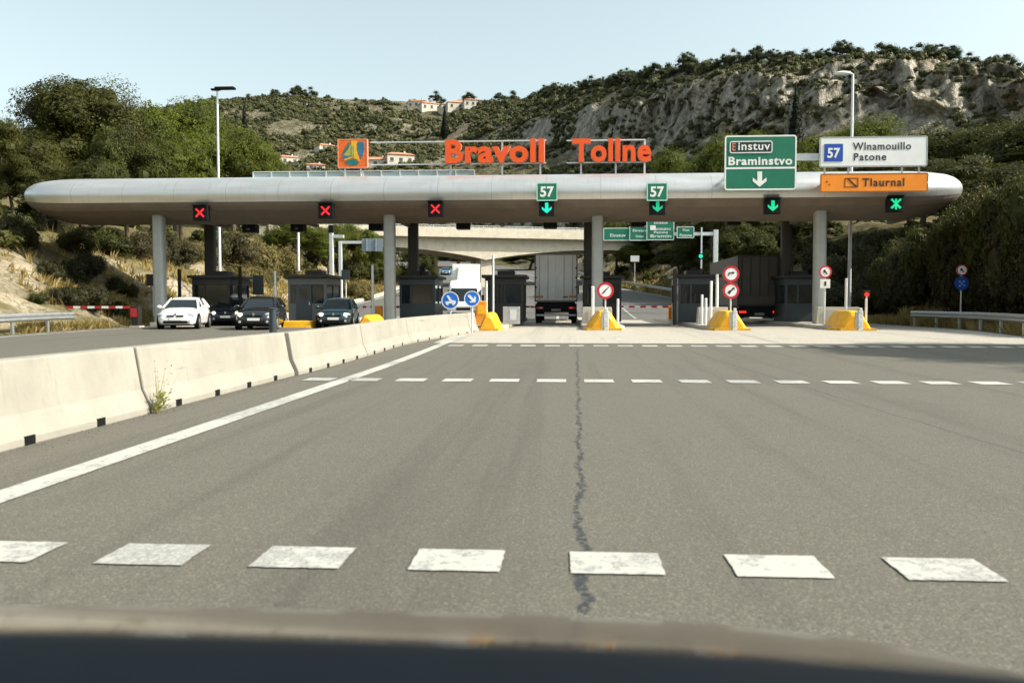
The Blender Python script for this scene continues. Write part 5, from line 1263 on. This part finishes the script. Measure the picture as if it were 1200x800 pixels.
for a in ((2, 838, 158, 80, 88, 'bright pine behind the left edge of the big green sign'), (3, 880, 162, 90, 92, 'bright pine right behind the big green sign'), (2, 955, 158, 85, 90, 'bright pine between the green sign and the white sign'),
          (3, 1010, 140, 95, 100, 'tall bright pine behind the lamp post and the white sign'), (1, 1070, 160, 90, 84, 'dark pine behind the right end of the white sign'), (0, 1120, 152, 105, 80, 'dark broad pine above the right tip of the canopy'),
          (1, 1175, 148, 110, 74, 'dark broad pine right of the canopy tip'), (0, 1240, 140, 130, 68, 'dark pine cut off by the right picture edge'), (3, 790, 178, 70, 118, 'pine below the cliffs left of the green sign'), (2, 915, 172, 80, 84, 'low bright pine filling the gap under the cypress'),
          (1, 1150, 185, 110, 62, 'low dark pine behind the shrubs right of the canopy tip'), (0, 1080, 190, 110, 70, 'low dark pine behind the right end of the canopy'), (0, 1215, 190, 120, 58, 'low dark pine at the right edge above the shrubs')):
    a = a[:3]+(a[3]*1.35,)+a[4:]; tree(*a, pr2)
rng = random.Random(9)
pu = 'trees seen under the canopy'
for a in ((1, 870, 262, 80, 78, 'dark tree behind the dark lorry under the canopy'), (0, 830, 262, 70, 92, 'tree behind the far gantry post'), (1, 925, 255, 80, 80, 'dark tree between the dark lorry and the right column'), (0, 780, 268, 70, 118, 'dark tree behind the smallest green gantry sign'),
          (2, 752, 258, 60, 122, 'yellow-green tree behind the low green gantry sign'), (3, 722, 256, 50, 128, 'yellow-green tree right beside the column by the pale truck'), (2, 745, 285, 40, 118, 'small yellow-green tree under the tallest gantry sign'), (1, 700, 285, 40, 150, 'dark tree beyond the bridge just left of the column'), (1, 800, 285, 70, 100, 'dark leaning tree above the far road bend'), (0, 765, 290, 70, 125, 'dark tree over the far bend of the road'),
          (2, 420, 262, 60, 96, 'green tree behind the long gantry arm'), (3, 345, 258, 70, 82, 'green tree above the grey booth'), (2, 385, 262, 50, 90, 'slim green tree behind the short gantry arm'), (3, 445, 305, 40, 105, 'small green tree below the left end of the bridge'), (1, 535, 288, 70, 190, 'dark tree beyond the bridge over the small blue car'), (1, 500, 290, 50, 200, 'dark tree beyond the bridge left of the small blue car'), (0, 620, 296, 60, 175, 'dark tree seen under the bridge left of the pale truck')):
    a = a[:3]+(a[3]*1.15,)+a[4:]; tree(*a, pu)
for px, yt, wp_, Y, lab in ((286, 118, 15, 118, 'taller of the two dark cypresses behind the left pines'), (277, 131, 12, 116, 'shorter of the two dark cypresses behind the left pines'), (933, 99, 21, 112, 'tall dark cypress above the link between the green and white signs')):
    p = P(px, yt, Y); z0 = gz(p.x, p.y)
    q = hill_px(px, yt+40) if px < 300 else None
    plant('cypress_tree', CYP, lab, 'tree', (p.x, p.y, z0), (wp_/1000*Y/2/.55,)*2+((p.z-z0)/9.9,), 'cypresses', ('crown', 'trunk'))
p = hill_px(522, 163); plant('cypress_tree', CYP, 'small dark cypress on the slope above the first letter of Bravoll', 'tree', p, (2.2, 2.2, 1.5), 'cypresses', ('crown', 'trunk'))

gR = 'shrubs on the right bank'
n = 0
rows = [(958, 296, 52, 58), (985, 272, 58, 57), (1012, 262, 60, 55), (1042, 243, 66, 52), (1072, 230, 70, 50), (1104, 214, 74, 48), (1136, 203, 80, 46), (1166, 190, 84, 44), (1198, 178, 88, 42), (1235, 168, 95, 40), (1275, 160, 100, 38)]
for i, (px, yt, wp_, Y) in enumerate(rows):
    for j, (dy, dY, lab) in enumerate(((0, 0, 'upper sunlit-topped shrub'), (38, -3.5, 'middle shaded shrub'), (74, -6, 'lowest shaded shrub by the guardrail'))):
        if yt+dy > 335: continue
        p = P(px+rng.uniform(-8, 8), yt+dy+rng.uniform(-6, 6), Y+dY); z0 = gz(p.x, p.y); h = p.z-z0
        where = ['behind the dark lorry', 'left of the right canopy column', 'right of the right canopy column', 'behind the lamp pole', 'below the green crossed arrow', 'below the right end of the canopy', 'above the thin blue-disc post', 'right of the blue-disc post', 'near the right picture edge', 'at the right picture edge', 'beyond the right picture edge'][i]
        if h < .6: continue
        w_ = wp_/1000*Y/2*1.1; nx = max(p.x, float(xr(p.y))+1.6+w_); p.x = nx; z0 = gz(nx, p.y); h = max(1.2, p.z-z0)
        plant('shrub', (SHR['shadetall' if j else 'tall'] if h > w_*1.6 else SHR['dark' if j else 'grey'])[(i+j) % 2], lab+' '+where, 'shrub', (p.x, p.y, z0-.15), (w_, w_, h/(1.9 if h > w_*1.6 else 1.12)), gR, ('foliage', 'stem'))  # paler leaves in the upper row, darker below: sun and shade by colour
for i, (px, yt, wp_, Y, lab) in enumerate([(975, 262, 60, 72, 'tall dark shrub seen between the right column and its sign post'), (1005, 285, 55, 66, 'dark shrub behind the lamp pole foot'), (990, 315, 60, 62, 'low dark shrub behind the right concrete block'), (1022, 322, 50, 58, 'low dark shrub left of the red lamp post'), (1040, 290, 60, 62, 'dark shrub up the slope behind the red lamp'), (955, 320, 50, 70, 'low dark shrub behind the right-hand booth'), (1025, 262, 60, 70, 'dark shrub high on the slope right of the right column'), (1055, 330, 46, 55, 'low dark shrub right of the red lamp post')]):
    p = P(px, yt, Y); z0 = gz(p.x, p.y); w_ = wp_/1000*Y/2*1.15; h = max(1.2, p.z-z0)
    plant('shrub', (SHR['shadetall'] if h > w_*1.6 else SHR['dark'])[i % 2], lab, 'shrub', (p.x, p.y, z0-.2), (w_, w_, h/(1.9 if h > w_*1.6 else 1.12)), gR, ('foliage', 'stem'))
def bank_hit(px, py):
    for Y in np.arange(20, 130, .25):
        p = P(px, py, Y)
        if p.z < gz(p.x, p.y): return p
    return p
gL = 'shrubs on the left bank'
spots = [(18, 250, 62, 44, 'green', 'dark shrub at the left edge below the canopy tip'), (28, 254, 26, 40.5, 'white', 'left of two white-flowering shrubs below the canopy tip'), (62, 257, 18, 41, 'white', 'right of two white-flowering shrubs below the canopy tip'), (90, 262, 55, 46, 'green', 'green shrub on the crest right of the white flowers'), (128, 266, 55, 50, 'green', 'bright green shrub on the bank crest left of the first column'), (168, 268, 55, 52, 'grey', 'grey shrub behind the leftmost pale column'), (205, 270, 60, 55, 'grey', 'brownish shrub right of the leftmost pale column'), (235, 280, 40, 58, 'dry', 'dry shrub behind the leftmost booth'), (270, 265, 70, 62, 'grey', 'tall brown shrub right of the tall lamp pole'), (300, 275, 70, 66, 'dry', 'dry golden shrub above the black car'), (330, 285, 60, 70, 'dry', 'dry golden shrub left of the grey booth'), (362, 278, 55, 75, 'grey', 'grey shrub above the grey booth'), (405, 295, 50, 82, 'green', 'round green shrub behind the gantry posts'), (430, 300, 46, 88, 'green', 'green shrub left of the booth beside the teal car'), (285, 305, 50, 60, 'dry', 'low dry shrub behind the black car'), (315, 312, 40, 66, 'dry', 'low dry shrub between black posts'), (420, 325, 45, 80, 'dry', 'straw-coloured shrub low beside the road beyond the teal car'), (470, 305, 40, 110, 'green', 'green shrub left under the bridge'), (495, 318, 36, 104, 'dry', 'dry shrub beside the curving kerb under the bridge'), (500, 296, 30, 140, 'green', 'shrub beyond the bridge beside the road'),
         (60, 300, 44, 39, 'green', 'dark shrub standing in for shadow on the bank left of the barrier arm'), (48, 338, 26, 37, 'green', 'small green shrub at the edge of the pale rock'), (12, 322, 9, 33, 'dry', 'tiny shrub on the pale rock at the left edge'), (8, 345, 9, 32, 'dry', 'tiny lower shrub on the pale rock'), (28, 350, 9, 33, 'dry', 'tiny shrub on the pale rock near its foot'), (95, 290, 60, 41, 'green', 'dark spreading shrub standing in for shadow on the left bank'), (100, 325, 55, 39.5, 'green', 'dark low shrub standing in for shadow behind the striped barrier arm'), (140, 320, 45, 43, 'green', 'dark shrub standing in for shadow left of the leftmost column'), (75, 330, 40, 37.5, 'green', 'dark shrub standing in for shadow above the left end of the striped arm'), (130, 345, 40, 41, 'green', 'dark low shrub standing in for shadow beside the red gate cabinet')]  # the dark shrubs in this row replace a wedge of shadow on the bank
for i, (px, yt, wp_, Y, k, lab) in enumerate(spots):
    hp = wp_*(.62 if Y < 90 else .8); q = bank_hit(px, yt+hp); Y = q.y if q.y < 125 else Y
    p = P(px, yt, Y); z0 = gz(p.x, p.y); h = max(.5, p.z-z0)
    w_ = wp_/1000*Y/2
    if wp_ < 30: h = max(h, w_*1.1)
    if k == 'white': z0 = max(z0, p.z-w_*1.5); h = w_*1.7
    if wp_ < 12: p = bank_hit(px, yt+6); z0 = p.z; h = w_*1.3
    if lab.startswith('dark') and k == 'green': k = 'shadetall' if h > w_*1.7 else 'dark'
    ps = SHR[k] if not (h > w_*1.7 and k in ('green', 'grey', 'dry')) else SHR['tall']
    o_ = plant('shrub', SHR['green'][0] if k == 'white' else ps[i % len(ps)], lab, 'shrub', (p.x, p.y, z0-.12), (w_, w_, h/(1.9 if ps in (SHR['tall'], SHR['shadetall']) else 1.12)), gL, ('foliage', 'stem'))
    if k == 'white':
        bl = bpy.data.objects.new('blossom', SHR['white'][0][0]); COL.objects.link(bl); bl.parent = o_; bl.scale = (1.04, 1.04, 1.06)
# off-frame trees on the right whose shadows fall across the road
for i, (x, y, h) in enumerate(((24, 21.0, 8.6), (25, 14.4, 9.5), (25.5, 21.5, 9.2))):
    plant('pine_tree', PINES[i], 'pine on the right bank beyond the picture edge, '+('farther', 'nearer', 'behind the farther one')[i], 'tree', (x, y, gz(x, y)), (.5 if i == 1 else .95, .32 if i == 1 else .62, h/8.9), None, ('crown', 'trunk'))

# ridge pines on the skyline
gS = 'pines along the hill skyline'
rp = [(322, 104, 12), (332, 110, 12), (347, 100, 17), (363, 101, 19), (355, 108, 20), (383, 110, 9), (250, 112, 16), (290, 109, 16), (300, 111, 10), (436, 116, 12), (512, 106, 20), (550, 108, 18), (585, 108, 14), (600, 105, 22), (625, 106, 16), (645, 100, 22), (668, 100, 20), (690, 95, 24), (705, 90, 20), (722, 88, 26), (745, 82, 28), (765, 76, 28), (785, 72, 26), (806, 60, 24), (815, 72, 22), (836, 72, 26), (860, 55, 20), (880, 68, 20), (885, 53, 22), (905, 55, 24), (925, 58, 28), (945, 56, 26), (965, 64, 24), (988, 46, 26), (1003, 56, 20), (1030, 48, 34), (1045, 52, 30), (1062, 54, 22), (1078, 48, 30), (1100, 48, 34), (1113, 52, 24), (1136, 60, 22), (1150, 76, 20), (1175, 62, 25), (1192, 72, 24), (1215, 70, 26), (1240, 80, 28)]
rp += [(q, float(np.interp(q, us, rowsY[4]))-(9+5*((q*7) % 3)/2), 17+(q*13) % 9) for q in range(640, 1010, 13)]
rp.sort()
lm = [(300, 'over the left pines'), (440, 'above the emblem'), (660, 'above the word Bravoll'), (770, 'above the word Tollne'), (845, 'left of the green sign'), (940, 'above the green sign'), (1060, 'above the white sign'), (1145, 'over the right canopy tip'), (2000, 'near the right picture edge')]
cnt = {}
ordn = ['first', 'second', 'third', 'fourth', 'fifth', 'sixth', 'seventh', 'eighth', 'ninth', 'tenth', 'eleventh', 'twelfth', 'thirteenth', 'fourteenth', 'fifteenth', 'sixteenth', 'seventeenth', 'eighteenth', 'nineteenth', 'twentieth', 'twenty-first', 'twenty-second']
for i, (px, yt, wp_) in enumerate(rp):
    j = int(np.argmin(np.abs(us-px))); top = Vector((HX2[nrow-1, j], HY2[nrow-1, j], HZ2[nrow-1, j])); D = math.hypot(top.x, top.y)
    q = PD(px, yt, D); w_ = wp_/1000*D/2*1.1; z0 = min(top.z-.5, q.z-2*w_*.75); h = (q.z-z0)*1.25; z0 = q.z-h
    where = [t for b, t in lm if px < b][0]; c = cnt.get(where, 0); cnt[where] = c+1
    plant('pine_tree', FARP[i % 3], '%s skyline pine from the left %s' % (ordn[c], where), 'tree', (q.x, q.y, z0-.3), (w_/nat(FARP[i % 3][0])[0], w_/nat(FARP[i % 3][0])[0], h/nat(FARP[i % 3][0])[1]), gS, ('crown', 'trunk'))

# hillside scrub: countless bushes as one ground cover
_ib = MB().blob((0, 0, 0), (1, 1, 1), 8, 6); _B = np.array(_ib.v); _T = []
for f in _ib.f: _T += [f] if len(f) == 3 else [(f[0], f[1], f[2]), (f[0], f[2], f[3])]
_T = np.array(_T)
def bushes(name, pts, sizes, m, mat, rng, leaf=.2, flat=(.65, 1.), core=.72):
    """many small bushes in one mesh: each a knobbly core in a shell of m small leaf faces"""
    V, F, off = [], [], 0
    for p, s in zip(pts, sizes):
        k = rng.uniform(*flat); nl = 3
        for q in range(nl):
            o_ = rng.normal(size=3)*np.array([.45, .45, .22])*s; ss = s*rng.uniform(.5, .85); sc = np.array([ss, ss, ss*k]); c_ = p+o_+np.array([0, 0, ss*k*.45])
            V.append(_B*(core*(1+.2*rng.normal(size=(len(_B), 1))))*sc+c_); F.append(_T+off); off += len(_B)
            dd = rng.normal(size=(m, 3)); dd /= np.linalg.norm(dd, axis=1)[:, None]; pc = c_+dd*sc*rng.uniform(.72, 1.12, (m, 1))
            ls = ss*leaf*rng.uniform(.6, 1.4, (m, 1)); t1 = rng.normal(size=(m, 3)); t1 -= dd*(t1*dd).sum(1)[:, None]*.6; t2 = np.cross(dd, t1)+rng.normal(size=(m, 3))*.35
            V.append(np.stack([pc-t1*ls*.6, pc+t1*ls*.5-t2*ls*.3, pc+t2*ls*.8], 1).reshape(-1, 3)); F.append(np.arange(3*m).reshape(m, 3)+off); off += 3*m
    return put(name, npmesh(name, np.vstack(V), np.vstack(F), mat))
def scrub():
    rng = np.random.default_rng(77); jj = np.where((us > 130) & (us < 1260))[0]; pts, sz = [], []
    while len(pts) < 8200:
        r = rng.integers(2, nrow-1); c = rng.choice(jj); u_, v_ = rng.random(2)
        c2 = min(c+1, len(us)-1); A = np.array([HX2[r, c], HY2[r, c], HZ2[r, c]]); Bq = np.array([HX2[r, c2], HY2[r, c2], HZ2[r, c2]]); Cq = np.array([HX2[r+1, c], HY2[r+1, c], HZ2[r+1, c]])
        area = np.linalg.norm(np.cross(Bq-A, Cq-A))
        if rng.random() > area/10: continue
        p = A+(Bq-A)*u_+(Cq-A)*v_; k = float(fbm(p[0]*.035, p[1]*.035, p[2]*.03, 3, 5))
        if rng.random() > .70+1.1*k-.38*cliff[r, c]: continue
        D = math.hypot(p[0], p[1]); pts.append(p); sz.append(rng.uniform(.55, 1.35)*(.72+.0016*D)*(1.6 if rng.random() < .1 else 1)*(1-.35*cliff[r, c]))
    o = bushes('hillside_scrub', pts, sz, 26, 'scrub', rng, .36)
    tag(o, 'olive scrub bushes scattered over the limestone hillside', 'scrub', None, 'stuff')
    # undergrowth between the trees of both banks
    pts, sz = [], []
    while len(pts) < 1500:
        y = 22+rng.random()**1.2*150; L_ = rng.random() < .55
        dd = rng.uniform(1.5, 34)
        if L_:
            x = float(xl(y))-dd
            if y < 42 and dd < 8.5: continue
            if 43 < y < 75 and dd < 9.: continue
            if y > 62 and dd < 4 and rng.random() < .6: continue
        else:
            x = float(xr(y))+dd+1.2
        if float(vnoise(x*.16, y*.16, 3., 2)) < -.25+.5*rng.random()-.25: continue
        pts.append(np.array([x, y, gz(x, y)-.15])); sz.append(rng.uniform(.5, 1.2))
    o = bushes('undergrowth', pts, sz, 90, 'shrub_green', rng, .2, (.6, .9)); tag(o, 'low dark undergrowth filling the ground between the bank trees', 'undergrowth', None, 'stuff')
scrub()

# dry grass along the banks
def grass():
    rng = np.random.default_rng(5); n = 26000
    y = 17+rng.random(n)**1.3*120; side = rng.random(n) < .68
    d = rng.exponential(2.6, n)
    x = np.where(side, np.array([float(xl(v)) for v in y])+.1-d, np.array([float(xr(v)) for v in y])+.1+d*.7)
    keep = (d < 16) & (vnoise(x*.5, y*.5, 0, 3)+.55*rng.random(n) > .05) & ~((side) & (y < 40) & (d > .55)); x, y = x[keep], y[keep]; n = len(x); z = ground_z(x, y)
    h = rng.uniform(.14, .5, n)*(1+.006*y); a = rng.random(n)*2*PI; w = .02+.0008*y; lean = rng.normal(size=(n, 2))*.14
    p = np.stack([x, y, z-.03], 1); t = np.stack([np.cos(a), np.sin(a), 0*a], 1)*w[:, None]; top = p+np.stack([lean[:, 0], lean[:, 1], h], 1)
    mid = p*.5+top*.5+np.stack([lean[:, 0]*-.2, lean[:, 1]*-.2, 0*h], 1)
    V, F = [], []
    for k in range(3):
        o_ = np.stack([rng.normal(size=n)*.07, rng.normal(size=n)*.07, 0*h], 1); V.append(np.stack([p+o_-t, p+o_+t, mid+o_*1.4+t*.7, top+o_*2.2], 1).reshape(-1, 3))
    V = np.vstack(V); o = put('grass', npmesh('grass', V, np.arange(len(V)).reshape(-1, 4), 'dry_grass')); tag(o, 'dry yellow grass growing along both road banks', 'grass', None, 'stuff')
grass()
# loose grit and leaf litter along the foot of the concrete barrier
def grit():
    rng = np.random.default_rng(8); n = 1500; y = 3+rng.random(n)**1.5*24; x = -4.97+rng.exponential(.09, n); s = rng.uniform(.002, .007, n)
    p = np.stack([x, y, nRZ(y)+.006+s*.3], 1); V = []
    c = np.array([[-1, -1, -.4], [1, -.8, -.4], [.2, 1, -.4], [0, 0, .9]]); V = (p[:, None, :]+c[None]*s[:, None, None]*(1+.4*rng.normal(size=(n, 4, 1)))).reshape(-1, 3)
    b = np.arange(n)[:, None]*4; F = np.concatenate([b+np.array([[0, 1, 3]]), b+np.array([[1, 2, 3]]), b+np.array([[2, 0, 3]])]); o = put('gravel', npmesh('gravel', V, F, 'asphalt_far')); tag(o, 'fine grit gathered along the foot of the concrete barrier', 'gravel', None, 'stuff')
grit()

# ------------------------------------------------------------------ the car the picture is taken from: its bonnet and nose
own = thing('camera_car', 'dark blue-black car nose and dashboard across the bottom of the picture', 'car', (-.42, 0, 0))
CXO = -.42
def edge_z(px, py, y):
    return P(px, py, y)
def bz(x, y):
    # gently rounded bonnet falling away to the nose; sight line grazes it about 1.5 m ahead
    z = .921-.027*max(0, abs(x)-.15)**2-.12*max(0, x-.55)**2
    t = y-.62; return z-.016*t-.215*max(0, t-.02)**2-3.*max(0, y-1.80)**2
yb = np.concatenate([np.linspace(.62, 1.0, 8), np.linspace(1.04, 2.0, 40)]); xsb = np.linspace(-.88, 1.02, 45); XB, YBn = np.meshgrid(xsb, yb); ZBn = np.vectorize(bz)(XB, YBn)
o = put('bonnet', grid_mesh('bonnet', XB, YBn, ZBn, 'bonnet')); o.parent = own
nb = loft(MB(), [[(-.90, y, .22), (1.04, y, .22), (1.04, y, z), (.94, y, z+.02), (-.82, y, z+.02), (-.90, y, z)] for y, z in ((.50, .72), (1.0, .70), (1.4, .62), (1.8, .40), (1.98, .30))])
nb.build('front_body', 'bonnet', own, bevel=.02)
for sx in (-1, 1): wheel(own, .07+sx*.985, 1.15, .31, .2, sx)
# dashboard: a matte dark pad whose far edge curves gently down to the right
ds = []; YD = .62
for px in np.linspace(-420, 1750, 34):
    py = 733+ 16*(max(0, px)/600)**1.3 if px < 600 else 749+38*((px-600)/600)**1.35
    q = P(px, py, YD); ds.append((q.x-CXO, q.z))
db = MB(); secs = []
for x, z in ds:
    pr = [(.0, -.14)]
    secs.append([(x, .30, z-.26), (x, .30, z-.06), (x, .40, z-.022), (x, .52, z-.005), (x, .59, z), (x, .625, z-.006), (x, .645, z-.025), (x, .65, z-.26)])
loft(db, secs).build('dashboard', plain('dashboard_plastic', (.0030, .0055, .0085), .8, var=.2, scale=9, spec=.12), own, smooth=50)

# ------------------------------------------------------------------ light, sky, camera
SUN_EL, SUN_AZ = R(40), R(99)      # azimuth clockwise from +Y (the way we look); 90 is the right-hand side
w = bpy.data.worlds.new('World'); SC.world = w; w.use_nodes = True; nt = w.node_tree
sky = nt.nodes.new('ShaderNodeTexSky'); sky.sky_type = 'NISHITA'; sky.sun_disc = False; sky.sun_elevation = SUN_EL; sky.sun_rotation = SUN_AZ
sky.air_density = 1.0; sky.dust_density = 3.5; sky.ozone_density = 1.0; sky.altitude = 50
bg = nt.nodes['Background']; bg.inputs['Strength'].default_value = .135; hs = nt.nodes.new('ShaderNodeHueSaturation'); hs.inputs['Saturation'].default_value = .42; hs.inputs['Hue'].default_value = .48
nt.links.new(sky.outputs[0], hs.inputs['Color']); nt.links.new(mix(nt, 1., hs.outputs[0], (1.20, 1.30, 1.25), 'MULTIPLY'), bg.inputs['Color'])
sd = Vector((math.sin(SUN_AZ)*math.cos(SUN_EL), math.cos(SUN_AZ)*math.cos(SUN_EL), math.sin(SUN_EL)))
L = bpy.data.lights.new('sun', 'SUN'); L.energy = 5.0; L.angle = R(.5); L.color = (1, .93, .80)
lo = bpy.data.objects.new('sun', L); COL.objects.link(lo); lo.rotation_euler = sd.to_track_quat('Z', 'Y').to_euler(); lo.location = (60, -10, 60)
cam = bpy.data.cameras.new('camera'); co = bpy.data.objects.new('camera', cam); COL.objects.link(co)
cam.sensor_width = 36; cam.lens = 30; cam.clip_start = .05; cam.clip_end = 6000
co.location = (0, 0, EYE); co.rotation_euler = (PI/2-PITCH, 0, YAW); SC.camera = co
cam.dof.use_dof = True; cam.dof.focus_distance = 34; cam.dof.aperture_fstop = 2.6
vs = SC.view_settings; vs.view_transform = 'Standard'; vs.look = 'None'; vs.exposure = .56; vs.gamma = 1
try: SC.display_settings.display_device = 'sRGB'
except Exception: pass
SC.render.engine = 'CYCLES'; SC.cycles.max_bounces = 6; SC.cycles.transparent_max_bounces = 6; SC.cycles.caustics_reflective = False; SC.cycles.caustics_refractive = False
SC.cycles.use_denoising = True; SC.cycles.use_adaptive_sampling = True
